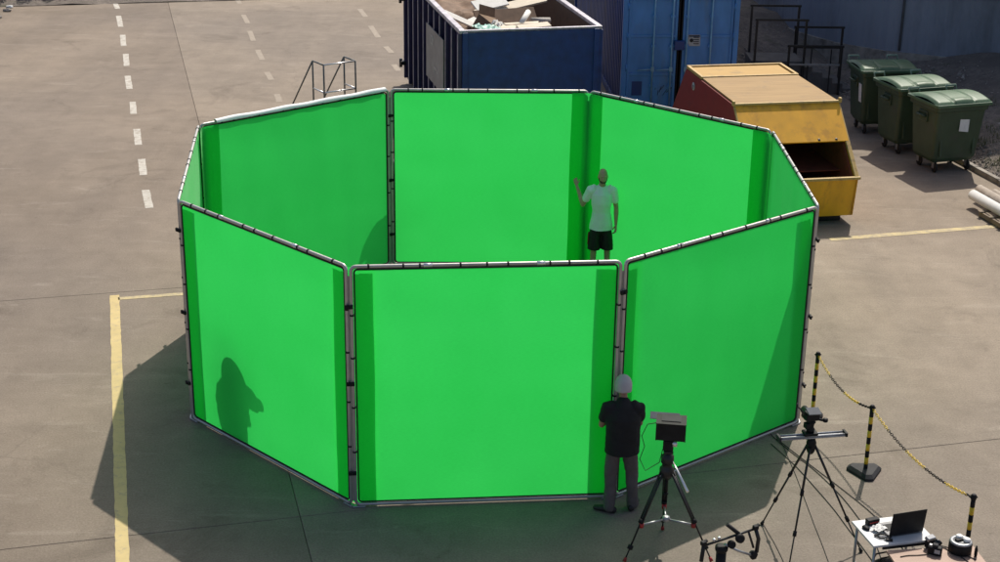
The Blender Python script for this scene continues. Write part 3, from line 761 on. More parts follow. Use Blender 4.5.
b = MB(); b.box((YW / 2, -1.275, .945), (YW + .08, .075, .055), bev=.012); b.build('lip_rail', YTRIM, ys)
for xx in (.0525, YW - .0925):
    b = MB(); b.prism([(xx, y, z) for y, z in ((-1.13, .22), (-1.20, .90), (-.02, 2.03), (1.55, 2.03), (1.55, .22))], (.04, 0, 0)); b.build('inner_lining', REDRUST, ys)
plate('inner_lining', REDRUST, (-1.125, .215), (-1.215, .895), -.012, .095, YW - .095)
boxo('drip_tray', REDRUST, ys, (YW / 2, .4, .9), (YW - .12, 2.0, .02))
boxo('inner_wall', REDRUST, ys, (YW / 2, 1.6, 1.1), (YW - .12, .03, 1.8))
for xx in (.025, YW - .025):
    d = Vector((0, 1.27, 1.17)); L_ = d.length
    b = MB(); b.box((xx, -.645, 1.515), (.085, L_ - .06, .05), tilt=(math.atan2(1.17, 1.27), 0, 0), bev=.01); b.build('edge_rail', YTRIM, ys)
b = MB(); b.box((YW / 2, -.03, 2.125), (YW + .06, .07, .05), bev=.01); b.build('lid_front_bar', YTRIM, ys)
for xx in (-.02, YW + .02):
    b = MB(); b.box((xx, -.03, 2.15), (.05, .08, .10), bev=.01); b.build('lug', YTRIM, ys)
l1 = boxo('plywood_lid', PLY, ys, (YW / 2, 1.06, 2.128), (YW - .06, 2.07, .035), bev=.006)
l2 = boxo('plywood_lid', PLY_Y, ys, (YW / 2, 2.62, 2.128), (YW - .22, .86, .03), bev=.006); l2['label'] = 'narrower yellowed plywood lid at the back'
for c_, d_ in (((YW / 2, 2.135, 2.138), (YW - .02, .06, .06)), ((YW / 2, 3.11, 2.138), (YW - .02, .06, .07)), ((.045, 2.62, 2.137), (.07, .90, .065)), ((YW - .045, 2.62, 2.137), (.07, .90, .065))):
    boxo('lid_frame', YTRIM, ys, c_, d_, bev=.008)
b = MB(); b.lathe([(.001, 0), (.085, 0), (.085, .006), (.001, .006)], (-.002, 2.55, 1.86), 20, axis=(-1, 0, 0)); rs = b.build('round_sticker', PLATE, ys)
b = MB(); b.box((-.0095, 2.55, 1.87), (.003, .06, .03)); b.box((-.0095, 2.55, 1.835), (.003, .03, .05)); b.build('sticker_mark', DGREY, rs)
for y in (-.9, 1.2, 2.9): boxo('skid', BLACK_M, ys, (YW / 2, y, .085), (YW - .3, .14, .165), bev=.01)

# ------------------------------------------------------------------ green wheeled bins
def make_bin(label):
    t = empty('wheelie_bin', (0, 0, 0), 0, label, 'bin', 'green four wheeled bins')
    # tapered tub with rounded corners
    def ring(w_, d_, z, r_=.08, n=4):
        pts = []
        for cx, cy, a0 in ((w_ / 2 - r_, d_ / 2 - r_, 0), (-w_ / 2 + r_, d_ / 2 - r_, 90), (-w_ / 2 + r_, -d_ / 2 + r_, 180), (w_ / 2 - r_, -d_ / 2 + r_, 270)):
            for i in range(n + 1): a = R(a0 + 90 * i / n); pts.append((cx + r_ * math.cos(a), cy + r_ * math.sin(a), z))
        return pts
    b = MB(); levels = [(1.02, .72, .20), (1.12, .80, .27), (1.20, .90, .75), (1.26, .98, 1.14), (1.34, 1.06, 1.16), (1.35, 1.07, 1.24), (1.27, .99, 1.24)]
    rings = [ring(*l) for l in levels]; n = len(rings[0]); vs = sum(rings, [])
    fs = [(i * n + j, i * n + (j + 1) % n, (i + 1) * n + (j + 1) % n, (i + 1) * n + j) for i in range(len(levels) - 1) for j in range(n)]
    fs += [tuple(range(n))[::-1]]
    b.add(vs, fs, 0, False)
    for sx in (-.42, .42): b.box((sx, -.425, .62), (.05, .03, .6), tilt=(-.12, 0, 0), bev=.01)
    b.build('tub', BIN, t)
    # lid: curved, humped, overhanging front
    def lid(s, q):
        x = (s - .5) * 1.40; y = (q - .5) * 1.12
        z = 1.275 + .11 * math.sin(math.pi * min(1, .16 + .78 * q)) 
        z += .018 * (1 if .30 < abs(s - .5) * 2 * .5 + .0 and False else 0)
        e = max(abs(s - .5) * 2, abs(q - .5) * 2)
        if e > .93: z -= .05 * (e - .93) / .07
        ridge = abs(abs(s - .5) - .19)
        z -= .045 * max(0, 1 - ridge / .022)
        if q < .2 and abs(s - .5) < .2: z += .03 * (1 - abs(s - .5) / .2) ** .3 * (1 - abs(q - .1) / .1)
        return (x, y, z)
    b = MB(); b.grid(lid, 44, 26)
    b.grid(lambda s, q: (lid(s, q)[0], lid(s, q)[1], 1.245), 2, 2)
    for s0 in (0,):
        for q in range(26):
            pass
    b.build('lid', BIN_LID, t, fix=False)
    b = MB(); b.box((0, -.555, 1.268), (1.40, .035, .055), bev=.012); b.box((0, .555, 1.268), (1.40, .035, .055), bev=.012)
    for sx in (-1, 1): b.box((sx * .695, 0, 1.268), (.035, 1.07, .055), bev=.012)
    b.build('lid_rim', BIN_LID, t)
    for sx in (-1, 1):
        b = MB()
        b.tube([(sx * .62, .60, 1.27), (sx * .62, .66, 1.36), (sx * .36, .66, 1.36), (sx * .36, .60, 1.27)], .022, 8); b.build('handle', BIN_HANDLE, t)
        b = MB(); b.tube([(sx * .655, -.12, 1.02), (sx * .735, -.10, 1.02), (sx * .735, .10, 1.02), (sx * .655, .12, 1.02)], .028, 8); b.box((sx * .635, 0, 1.0), (.05, .30, .20), bev=.02); b.build('trunnion', BIN, t)
    for sx in (-.42, .42):
        for sy in (-.28, .28):
            wh = MB(); wh.lathe([(.02, -.025), (.085, -.025), (.095, -.012), (.095, .012), (.085, .025), (.02, .025)], (sx, sy - .03, .095), 14, axis=(1, 0, 0)); w_o = wh.build('wheel', RUBBER, t)
            f = MB(); f.box((sx - .035, sy - .01, .15), (.012, .07, .14)); f.box((sx + .035, sy - .01, .15), (.012, .07, .14)); f.box((sx, sy, .21), (.11, .11, .02)); f.build('fork', GREY_M, w_o)
    return t
def sticker(t, c, d, rz, tilt):
    o = boxo('paper_sticker', PAPER, t, c, d, rz, tilt)
    return o
bins = make_bin('nearest green wheeled bin with a white notice on its front')
bin2 = copy_tree(bins); bin2['label'] = 'middle green wheeled bin, partly hidden behind the nearest one'
bin3 = copy_tree(bins); bin3['label'] = 'farthest green wheeled bin, with a pale notice on its end'
bins.location = (9.76, 10.80, 0); bins.rotation_euler = (0, 0, R(18))
bin2.location = (9.33, 12.20, 0); bin2.rotation_euler = (0, 0, R(17))
bin3.location = (9.02, 13.80, 0); bin3.rotation_euler = (0, 0, R(6))
for t_ in (bins, bin2, bin3): t_.scale = (.95, 1.04, 1.19)
sticker(bins, (.10, -.478, .93), (.24, .006, .32), 0, (-.105, .12, 0))
sticker(bin3, (-.611, -.30, .82), (.006, .17, .36), 0, (0, -.08, 0))
tag(boxo('refuse_bag', BLACK, None, (0, 0, 0), (.01, .01, .01)), 'x', 'x') if False else None

# ------------------------------------------------------------------ pipes on pallet
pal = empty('pallet', uv(11.55, 3.9), TH, 'small grey wooden pallet under the pipes at the right edge', 'pallet')
for i in range(5): boxo('deck_slat', PALLET, pal, (0, -.55 + i * .35 + .02, .125), (1.0, .10, .022), bev=.004)
for sx in (-.42, 0, .42): boxo('bearer', PALLET, pal, (sx, .15, .065), (.08, 1.55, .095), bev=.004)
for i, (u, v0, v1, r_, mt, lab) in enumerate(((11.30, 2.6, 5.45, .105, PIPE_W, 'thick white plastic pipe on the pallet, nearest the yellow line'), (11.62, 2.6, 5.75, .10, PIPE_B, 'beige pipe lying beside the white pipe on the pallet'), (11.88, 2.6, 5.6, .07, PIPE_B, 'thin dull pipe behind the beige pipe on the pallet'))):
    p0, p1 = uv(u, v0, .137 + r_), uv(u, v1, .137 + r_); d = (p1 - p0).normalized()
    b = MB(); L_ = (p1 - p0).length
    b.lathe([(r_ * .86, 0), (r_, 0), (r_, L_), (r_ * .86, L_), (r_ * .86, L_ - .3), (.001, L_ - .31)], (0, 0, 0), 20, axis=d)
    o = b.build('pipe', mt); o.location = p0; tag(o, lab, 'pipe', 'pipes on the pallet')

# ------------------------------------------------------------------ steel stair frame (step platform) behind the enclosure
fr = empty('step_frame', (-3.77, 14.49, 0), R(35), 'grey tubular steel step frame standing behind the back left panel', 'step frame')
ZT, ZM, WX, WY = 1.3, .64, .425, .27
for nm, pts in (('post', [(-WX, -WY, 0), (-WX, -WY, ZT)]), ('post', [(WX, -WY, 0), (WX, -WY, ZT)]), ('post', [(-WX, WY, 0), (-WX, WY, ZT)]), ('post', [(WX, WY, 0), (WX, WY, ZT)]),
                ('top_rail', [(-WX, -WY, ZT), (WX, -WY, ZT)]), ('side_rail', [(-WX, -WY + .02, ZT + .001), (-WX, WY - .02, ZT + .001)]), ('side_rail', [(WX, -WY + .02, ZT + .001), (WX, WY - .02, ZT + .001)]),
                ('mid_rail', [(-WX, -WY, ZM), (WX, -WY, ZM)]), ('mid_rail', [(-WX, -WY + .02, ZM), (-WX, WY - .02, ZM)]), ('mid_rail', [(WX, -WY + .02, ZM), (WX, WY - .02, ZM)]),
                ('brace', [(-WX, WY, ZT), (-WX, WY + 1.1, 0)]), ('brace', [(WX, WY, ZT), (WX, WY + 1.1, 0)])):
    tubeo(nm, SILVER if nm in ('top_rail', 'mid_rail') else STEP_M, fr, pts, .020, 8)
boxo('tread', GREY_M, fr, (0, 0, .12), (2 * WX - .04, .50, .03))

# ------------------------------------------------------------------ people
def chain_bm(bm, pts, ref=Vector((1, 0, 0)), n=16):
    """closed tapered tube through (point, rx, ry)"""
    P = [Vector(p[0]) for p in pts]; k = len(P)
    full = []
    def ringat(c, t, rx, ry):
        sx = ref - t * ref.dot(t)
        if sx.length < .2: sx = Vector((0, 1, 0)) - t * t.y
        sx.normalize(); sy = t.cross(sx)
        return [c + sx * (rx * math.cos(2 * math.pi * j / n)) + sy * (ry * math.sin(2 * math.pi * j / n)) for j in range(n)]
    for i in range(k):
        t = (P[min(i + 1, k - 1)] - P[max(i - 1, 0)]).normalized(); rx, ry = pts[i][1], pts[i][2]
        m_ = min(rx, ry)
        if i == 0:
            for f_ in (.98, .75, .4): full.append(ringat(P[0] - t * m_ * f_ * .9, t, rx * math.sqrt(1 - f_ * f_), ry * math.sqrt(1 - f_ * f_)))
        full.append(ringat(P[i], t, rx, ry))
        if i == k - 1:
            for f_ in (.4, .75, .98): full.append(ringat(P[-1] + t * m_ * f_ * .9, t, rx * math.sqrt(1 - f_ * f_), ry * math.sqrt(1 - f_ * f_)))
    rows = [[bm.verts.new(v) for v in r] for r in full]
    for i in range(len(rows) - 1):
        for j in range(n): bm.faces.new((rows[i][j], rows[i][(j + 1) % n], rows[i + 1][(j + 1) % n], rows[i + 1][j]))
    bm.faces.new(rows[0][::-1]); bm.faces.new(rows[-1])
def ball_bm(bm, c, r):
    ret = bmesh.ops.create_icosphere(bm, subdivisions=3, radius=1)
    for v in ret['verts']: v.co = Vector((v.co.x * r[0] + c[0], v.co.y * r[1] + c[1], v.co.z * r[2] + c[2]))
def remesh(bm, name, mt, parent, voxel=.008, smooth=4, wrinkle=0, wf=9, cut=None):
    bmesh.ops.recalc_face_normals(bm, faces=bm.faces[:])
    me = bpy.data.meshes.new('tmp'); bm.to_mesh(me); bm.free()
    o = bpy.data.objects.new('tmp', me); ts = bpy.data.scenes.new('tmp'); ts.collection.objects.link(o)
    md = o.modifiers.new('r', 'REMESH'); md.mode = 'VOXEL'; md.voxel_size = voxel; md.use_smooth_shade = True
    if smooth: ms = o.modifiers.new('s', 'SMOOTH'); ms.iterations = smooth; ms.factor = .5
    vl = ts.view_layers[0]; vl.update(); dg = vl.depsgraph; ev = o.evaluated_get(dg)
    me2 = bpy.data.meshes.new_from_object(ev, depsgraph=dg)
    bpy.data.objects.remove(o); bpy.data.meshes.remove(me); bpy.data.scenes.remove(ts)
    if wrinkle:
        for v in me2.vertices:
            k = noise.noise(Vector((v.co.x * wf, v.co.y * wf, v.co.z * wf * .6))) + .5 * noise.noise(Vector((v.co.x * wf * 2.3, v.co.y * wf * 2.3, v.co.z * wf * 2.6)))
            v.co += v.normal * (wrinkle * k)
    if cut is not None:
        for v in me2.vertices:
            zc = cut + .012 * noise.noise(Vector((v.co.x * 7, v.co.y * 7, 1)))
            if v.co.z < zc: v.co.z = zc
    me2.name = name; me2.materials.clear(); me2.materials.append(mt)
    for p in me2.polygons: p.use_smooth = True
    o2 = bpy.data.objects.new(name, me2); col.objects.link(o2); o2.parent = parent
    return o2
def hand_bm(bm, wrist, d, nrm, curl=.6, side=1):
    """palm, four unequal fingers and a thumb; d = towards fingers, nrm = palm normal"""
    d = Vector(d).normalized(); nrm = Vector(nrm); nrm = (nrm - d * nrm.dot(d)).normalized(); s = d.cross(nrm) * side
    w_ = Vector(wrist)
    pts = [(w_, .026, .020), (w_ + d * .045, .038, .017), (w_ + d * .092, .041, .015)]
    chain_bm(bm, pts, ref=s, n=12)
    for off, ln in ((-.031, .066), (-.011, .078), (.011, .084), (.031, .074)):
        p = w_ + d * .086 + s * off; a = 0; seq = [(p, .0098, .0098)]; cur = p
        for k in range(3):
            a += curl * (.55, .8, .6)[k]
            dd = (d * math.cos(a) + nrm * math.sin(a)); cur = cur + dd * ln * (.45, .32, .25)[k]
            seq.append((cur, .0092 - .001 * k, .0092 - .001 * k))
        chain_bm(bm, seq, ref=s, n=8)
    p = w_ + d * .03 + s * .030; t1 = p + (d * .55 + s * .6 + nrm * .35).normalized() * .042; t2 = t1 + (d * .85 + s * .15 + nrm * .5).normalized() * .034
    chain_bm(bm, [(p, .014, .014), (t1, .0115, .0115), (t2, .0095, .0095)], ref=nrm, n=8)
def make_head(bm, hc, k=1.0, tilt=0):
    hx, hy, hz = hc
    ball_bm(bm, (hx, hy + .012, hz + .028), (.076 * k, .094 * k, .092 * k))          # cranium
    ball_bm(bm, (hx, hy - .012, hz - .03), (.062 * k, .074 * k, .080 * k))           # face
    ball_bm(bm, (hx, hy - .045, hz - .088), (.036 * k, .032 * k, .026 * k))          # chin
    chain_bm(bm, [((hx, hy - .080 * k, hz + .012), .009, .008), ((hx, hy - .100 * k, hz - .028), .014, .012)], n=8)   # nose
    chain_bm(bm, [((hx - .030, hy - .078 * k, hz + .022), .010, .008), ((hx + .030, hy - .078 * k, hz + .022), .010, .008)], ref=Vector((0, 1, 0)), n=8)   # brow
    chain_bm(bm, [((hx - .018, hy - .078 * k, hz - .056), .007, .007), ((hx + .018, hy - .078 * k, hz - .056), .007, .007)], ref=Vector((0, 1, 0)), n=8)   # lips
    for sx in (-1, 1): ball_bm(bm, (hx + sx * .077 * k, hy + .012, hz - .005), (.011, .021, .032))
def legs_pts(hip, knee, ankle, f=1.0, add=0):
    hip, knee, ankle = Vector(hip), Vector(knee), Vector(ankle)
    return [(hip, .088 * f + add, .092 * f + add), (hip.lerp(knee, .45), .078 * f + add, .082 * f + add), (knee, .056 * f + add, .058 * f + add), (knee.lerp(ankle, .32), .053 * f + add, .060 * f + add), (ankle, .036 * f + add, .040 * f + add)]
def shoe_bm(bm, ankle, yaw, L=.28):
    d = Vector((math.sin(yaw), -math.cos(yaw), 0)); a = Vector((ankle[0], ankle[1], 0))
    chain_bm(bm, [(a - d * .065 + Vector((0, 0, .045)), .040, .045), (a + d * .03 + Vector((0, 0, .045)), .046, .048), (a + d * .12 + Vector((0, 0, .036)), .050, .036), (a + d * (L - .085) + Vector((0, 0, .028)), .042, .028)], ref=Vector((d.y, -d.x, 0)), n=14)
    chain_bm(bm, [(a + Vector((0, 0, .05)), .045, .05), (a + Vector((0, 0, .11)), .042, .046)], n=12)

# --- man in the white shirt: faces the camera, right hand up on the cloth strip
def man_white(loc, rz, k):
    t = empty('person', loc, rz, 'bald bearded man in white t-shirt and black shorts, one hand raised', 'person')
    t.scale = (k, k, k)
    shR, shL = (-.195, .02, 1.455), (.195, .0, 1.455)
    elR, haR = (-.31, .12, 1.19), (-.40, .30, 1.43)
    elL, haL = (.262, .02, 1.16), (.255, -.05, .92)
    hips = ((-.095, .0, .93), (.095, .0, .93)); kn = ((-.115, -.02, .50), (.125, -.02, .50)); an = ((-.125, .02, .09), (.145, .02, .09))
    bm = bmesh.new()
    chain_bm(bm, [((0, 0, .93), .155, .105), ((0, 0, 1.08), .140, .10), ((0, -.005, 1.25), .165, .115), ((0, .0, 1.40), .165, .105), ((0, .01, 1.47), .10, .075)])
    chain_bm(bm, [((0, .012, 1.46), .062, .062), ((0, -.005, 1.60), .056, .058)])
    for sh, el, ha in ((shR, elR, haR), (shL, elL, haL)):
        sh_, el_, ha_ = Vector(sh), Vector(el), Vector(ha)
        chain_bm(bm, [(sh_, .058, .060), (sh_.lerp(el_, .45), .050, .052), (el_, .040, .041)], n=14)
        chain_bm(bm, [(el_, .041, .043), (el_.lerp(ha_, .3), .043, .045), (ha_, .027, .024)], n=14)
    hand_bm(bm, haR, Vector(haR) - Vector(elR) + Vector((0, .06, .10)), (0.2, 1, 0), .85, -1)
    hand_bm(bm, haL, Vector(haL) - Vector(elL), (-1, -.2, 0), .7, 1)
    for h_, kk, a_ in zip(hips, kn, an): chain_bm(bm, legs_pts(h_, kk, a_), n=16)
    make_head(bm, (0, -.035, 1.672), 1.02)
    remesh(bm, 'body', SKIN_D, t, .007, 4)
    bm = bmesh.new()
    chain_bm(bm, [((0, 0, .80), .208, .150), ((0, 0, .92), .200, .145), ((0, 0, 1.02), .178, .130), ((0, 0, 1.12), .156, .115), ((0, -.005, 1.26), .182, .132), ((0, .0, 1.39), .185, .122), ((0, .008, 1.47), .115, .085)], n=24)
    for sh, el in ((shR, elR), (shL, elL)):
        sh_, el_ = Vector(sh), Vector(el)
        chain_bm(bm, [(Vector((sh[0] * .75, sh[1], sh[2] + .005)), .072, .075), (sh_, .074, .076), (sh_.lerp(el_, .58), .066, .068)], n=16)
    for sh in (shR, shL): ball_bm(bm, (sh[0] * .93, sh[1], sh[2] - .008), (.078, .080, .070))
    remesh(bm, 'tshirt', TSHIRT_W, t, .010, 4, .009, 8, .845)
    bm = bmesh.new()
    chain_bm(bm, [((0, 0, .86), .165, .122), ((0, 0, .93), .155, .11)], n=20)
    for h_, kk, sx in zip(hips, kn, (-1, 1)):
        h_, kk = Vector(h_), Vector(kk)
        chain_bm(bm, [(h_ + Vector((0, 0, -.10)), .095, .112), (h_.lerp(kk, .5), .104, .110), (h_.lerp(kk, 1.0), .108, .108)], n=18)
    sh_o = remesh(bm, 'shorts', SHORTS, t, .011, 4, .008, 7, .525)
    bm = bmesh.new(); chain_bm(bm, [((-.205, 0, .78), .012, .035), ((-.214, -.01, .72), .012, .035), ((-.218, -.015, .60), .012, .035)], n=10)
    remesh(bm, 'side_stripe', SHORT_RED, sh_o, .008, 1)
    bm = bmesh.new(); shoe_bm(bm, an[0], -.25); shoe_bm(bm, an[1], .3); remesh(bm, 'shoes', SHOE, t, .009, 3)
    bm = bmesh.new()
    ball_bm(bm, (0, -.052, 1.612), (.062, .068, .048)); ball_bm(bm, (0, -.078, 1.585), (.038, .032, .030))
    chain_bm(bm, [((-.072, -.02, 1.665), .008, .022), ((-.064, -.045, 1.615), .010, .022)], n=8); chain_bm(bm, [((.072, -.02, 1.665), .008, .022), ((.064, -.045, 1.615), .010, .022)], n=8)
    chain_bm(bm, [((-.026, -.108, 1.634), .006, .006), ((.026, -.108, 1.634), .006, .006)], ref=Vector((0, 1, 0)), n=8)
    remesh(bm, 'beard', BEARD, t, .006, 3)
    for sx in (-1, 1):
        b = MB(); b.lathe([(.001, -.011), (.009, -.007), (.011, 0), (.009, .007), (.001, .011)], (sx * .030, -.098, 1.684), 10, axis=(0, -1, 0)); b.build('eye', BLACK, t)
    return t
man = man_white((1.885, 3.64, 0), R(4), 1.122); man.scale.x = .98

# --- worker in black seen from behind, arms forward at the joint
def worker(loc, rz, k, label, els=((-.262, .09, 1.15), (.235, .12, 1.15)), has=((-.10, .27, 1.22), (.10, .27, 1.25))):
    t = empty('person', loc, rz, label, 'person'); t.scale = (k, k, k)
    # faces +y here
    shs = ((-.200, .03, 1.405), (.200, .03, 1.405)); pass
    hips = ((-.10, 0, .93), (.10, 0, .93)); kn = ((-.125, .03, .50), (.15, .04, .50)); an = ((-.13, -.02, .09), (.18, .05, .09))
    bm = bmesh.new()
    chain_bm(bm, [((0, 0, .93), .16, .12), ((0, 0, 1.08), .155, .125), ((0, .01, 1.25), .165, .125), ((0, .03, 1.39), .165, .105), ((0, .035, 1.45), .10, .075)])
    chain_bm(bm, [((0, .045, 1.44), .060, .060), ((0, .085, 1.54), .054, .056)])
    for i in (0, 1):
        sh_, el_, ha_ = Vector(shs[i]), Vector(els[i]), Vector(has[i])
        chain_bm(bm, [(sh_, .058, .060), (sh_.lerp(el_, .45), .050, .052), (el_, .041, .042)], n=14)
        chain_bm(bm, [(el_, .042, .044), (el_.lerp(ha_, .3), .043, .045), (ha_, .027, .024)], n=14)
        hand_bm(bm, ha_, (ha_ - el_) + Vector((0, .06, .05)), (0, .3, -1) if i else (0, .3, -1), .8, 1 if i else -1)
    for h_, kk, a_ in zip(hips, kn, an): chain_bm(bm, legs_pts(h_, kk, a_), n=16)
    # head turned forward (+y)
    bh = bmesh.new(); make_head(bh, (0, 0, 0), 1.0)
    Rm = Matrix.Translation(Vector((0, .112, 1.625))) @ Matrix.Rotation(math.pi, 4, 'Z') @ Matrix.Rotation(R(14), 4, 'X')
    bh.transform(Rm); mtmp = bpy.data.meshes.new('t'); bh.to_mesh(mtmp); bh.free(); bm.from_mesh(mtmp); bpy.data.meshes.remove(mtmp)
    remesh(bm, 'body', SKIN, t, .007, 4)
    bm = bmesh.new()
    chain_bm(bm, [((0, -.005, .79), .226, .165), ((0, -.005, 1.0), .222, .165), ((0, 0, 1.12), .222, .165), ((0, .008, 1.27), .232, .160), ((0, .025, 1.35), .222, .135), ((0, .034, 1.42), .165, .108), ((0, .042, 1.475), .095, .080)], n=24)
    for i in (0, 1):
        sh_, el_ = Vector(shs[i]), Vector(els[i])
        chain_bm(bm, [(Vector((shs[i][0] * .7, .03, 1.42)), .080, .080), (sh_, .082, .082), (sh_.lerp(el_, .60), .074, .074)], n=16)
    for sh in shs: ball_bm(bm, (sh[0] * .90, sh[1], sh[2] - .030), (.092, .088, .072))
    remesh(bm, 'tshirt', TSHIRT_B, t, .011, 4, .012, 7, .83)
    bm = bmesh.new()
    chain_bm(bm, [((0, 0, .88), .178, .138), ((0, 0, .98), .172, .130)], n=20)
    for h_, kk, a_ in zip(hips, kn, an):
        h_, kk, a_ = Vector(h_), Vector(kk), Vector(a_)
        chain_bm(bm, [(h_, .104, .112), (h_.lerp(kk, .5), .096, .100), (kk, .082, .084), (kk.lerp(a_, .5), .078, .080), (a_ + Vector((0, 0, -.02)), .078, .082)], n=18)
    remesh(bm, 'trousers', TROUSER, t, .011, 4, .014, 7)
    bm = bmesh.new(); shoe_bm(bm, an[0], math.pi + 1.15); shoe_bm(bm, an[1], math.pi - .45); remesh(bm, 'shoes', SHOE, t, .009, 3)
    bm = bmesh.new()
    bmesh.ops.create_icosphere(bm, subdivisions=3, radius=1)
    geom = bm.verts[:]
    for v in geom:
        if v.co.z < -.35: v.co.z = -.35
        v.co = Vector((v.co.x * .112, v.co.y * .128, v.co.z * (.128 if v.co.z > 0 else .25)))
    chain_bm(bm, [((-.055, -.085, -.045), .004, .014), ((0, -.112, -.046), .005, .016), ((.055, -.085, -.045), .004, .014)], ref=Vector((0, 0, 1)), n=8)
    chain_bm(bm, [((0, .10, -.04), .078, .008), ((0, .165, -.055), .062, .007)], n=12)
    bm.transform(Matrix.Translation(Vector((0, .108, 1.672))) @ Matrix.Rotation(R(-14), 4, 'X'))
    remesh(bm, 'cap', CAP, t, .006, 2)
    return t
wk = worker((1.655, -4.36, 0), R(3), 1.0, 'person in black t-shirt, grey trousers and pale grey cap, back to the camera')
wk.scale.x = .95
hp = worker((-3.22, -2.14, 0), R(-55), 1.12, 'person behind the front left panel, seen only as a shadow on its cloth', ((-.25, .03, 1.15), (.50, .0, 1.21)), ((-.23, .05, .95), (.28, .06, 1.38)))
hp.scale = (1.42, 1.25, 1.02)
for ch in hp.children:
    if ch.name.startswith('cap'): ch.scale = (1.75, 1.6, 1.0); ch.location = (0, -.06, -.01)
hp2 = copy_tree(wk); hp2.location = (-1.66, 4.72, 0); hp2.rotation_euler = (0, 0, R(80))
hp2['label'] = 'person behind the back left panel, seen only as a shadow at its edge'

# ------------------------------------------------------------------ tripods and cameras
def leg(t, top, foot, r_, mt, parts=3, foot_mt=None, double=True):
    top, foot = Vector(top), Vector(foot); d = (foot - top); n_ = d.normalized(); sx = n_.cross(Vector((0, 0, 1))).normalized() * (r_ * 1.7)
    b = MB()
    if double:
        for sg in (-1, 1): b.tube([top + sx * sg, top + d * .55 + sx * sg], r_, 8)
        b.tube([top + d * .05, top + d * .86], r_ * .9, 8)
    else:
        b.tube([top, top + d * .38], r_ * 1.25, 8); b.tube([top + d * .36, top + d * .70], r_, 8)
    b.tube([top + d * .66, foot - d * .02], r_ * .75, 8)
    lo = b.build('leg', mt, t)
    for f_ in ((.55, .84) if double else (.37, .69)):
        b = MB(); b.tube([top + d * (f_ - .022), top + d * (f_ + .022)], r_ * (2.7 if double else 1.9), 8); b.build('leg_clamp', BLACK, lo)
    b = MB(); b.tube([foot - n_ * .05, foot + n_ * .0], [r_ * 1.3, r_ * 1.9], 10); b.build('leg_foot', foot_mt or RUBBER, lo)
    return lo
t1 = empty('camera_tripod', (2.13, -5.24, 0), 0, 'black tripod with red trim standing behind the person in black', 'tripod')
apex = Vector((-.02, .04, 1.02))
F1 = [(.02, .42, .02), (-.50, -.33, .02), (.52, -.30, .02)]
for f_ in F1:
    v = Vector(f_); o_ = (Vector((v.x, v.y, 0)).normalized() * .07)
    leg(t1, apex + o_, f_, .0125, BLACK_M, foot_mt=RED_P)
hub = Vector((0, 0, .40))
b = MB(); b.lathe([(.02, -.03), (.045, -.02), (.045, .03), (.02, .04)], hub, 12)
for f_ in F1:
    v = Vector(f_); top = apex; q = apex + (v - apex) * .60; b.tube([hub, q], .013, 8)
b.build('spreader', GREY_M, t1)
for f_ in F1:
    q = apex + (Vector(f_) - apex) * .60; b = MB(); b.tube([q + Vector((0, 0, -.03)), q + Vector((0, 0, .03))], .03, 10); b.build('spreader_joint', RED_P, t1)
b = MB(); b.lathe([(.05, -.10), (.085, -.04), (.085, .03), (.06, .06), (.06, .10), (.075, .11), (.075, .19), (.05, .21), (.05, .25)], apex, 18); b.box(apex + Vector((0, 0, .265)), (.11, .16, .035), bev=.008); b.build('head', BLACK_M, t1)
b = MB(); b.tube([apex + Vector((0, 0, -.08)), apex + Vector((0, 0, -.30))], .022, 8); b.lathe([(.01, 0), (.04, .02), (.01, .04)], apex + Vector((0, 0, -.32)), 10); b.build('bowl_clamp', BLACK, t1)
b = MB(); b.tube([apex + Vector((.05, -.02, .14)), apex + Vector((.10, -.14, .08)), apex + Vector((.20, -.40, -.06))], [.012, .012, .018], 8); b.build('pan_handle', SILVER, t1)
A1 = Vector((2.11, -5.20, 1.303))
vc = empty('video_camera', A1, R(-8), 'black video camera under a box shaped sun hood on the red trimmed tripod', 'camera')
boxo('camera_body', BLACK, vc, (.0, .02, .075), (.12, .22, .13), bev=.015)
b = MB(); b.lathe([(.05, 0), (.05, .03), (.042, .04), (.045, .12), (.055, .13), (.055, .16), (.03, .16)], (0, .13, .085), 16, axis=(0, 1, 0)); b.build('lens', BLACK_M, vc)
b = MB(); b.tube([(.02, -.06, .14), (.02, -.06, .20)], .012, 8); b.box((.075, -.05, .10), (.05, .10, .05), bev=.008); b.lathe([(.001, 0), (.03, 0), (.03, .03), (.001, .03)], (.075, -.10, .12), 10, axis=(0, -1, .2)); b.build('bracket', SILVER, vc)
hd = MB(); 
hc = Vector((.02, -.02, .27))
hd.box(hc + Vector((0, .11, 0)), (.34, .02, .22)); hd.box(hc + Vector((-.165, 0, 0)), (.012, .22, .22)); hd.box(hc + Vector((.165, 0, 0)), (.012, .22, .22))
hd.box(hc + Vector((0, -.01, .115)), (.345, .26, .012)); hd.box(hc + Vector((0, .0, -.105)), (.318, .20, .012)); hd.box(hc + Vector((0, -.105, 0)), (.317, .012, .205))
hood = hd.build('sun_hood', BLACK, vc)
boxo('top_plate', DGREY, vc, hc + Vector((.0, .0, .127)), (.22, .15, .006))
boxo('hood_screen', SCREEN, vc, hc + Vector((-.08, .17, .07)), (.34, .10, .008), tilt=(.5, 0, 0))
cb = MB(); P0 = A1 + Vector((-.15, .0, .33))
cb.tube([P0, P0 + Vector((-.10, .02, -.03)), P0 + Vector((-.16, .02, -.18)), P0 + Vector((-.12, .03, -.32)), P0 + Vector((-.17, .02, -.48)), P0 + Vector((-.10, .0, -.62)), P0 + Vector((.06, .02, -.52)), P0 + Vector((.09, .02, -.35))], .005, 6)
tag(cb.build('camera_cable', BLACK_EL), 'thin cable looping from the box hooded camera beside the person in black', 'cable')

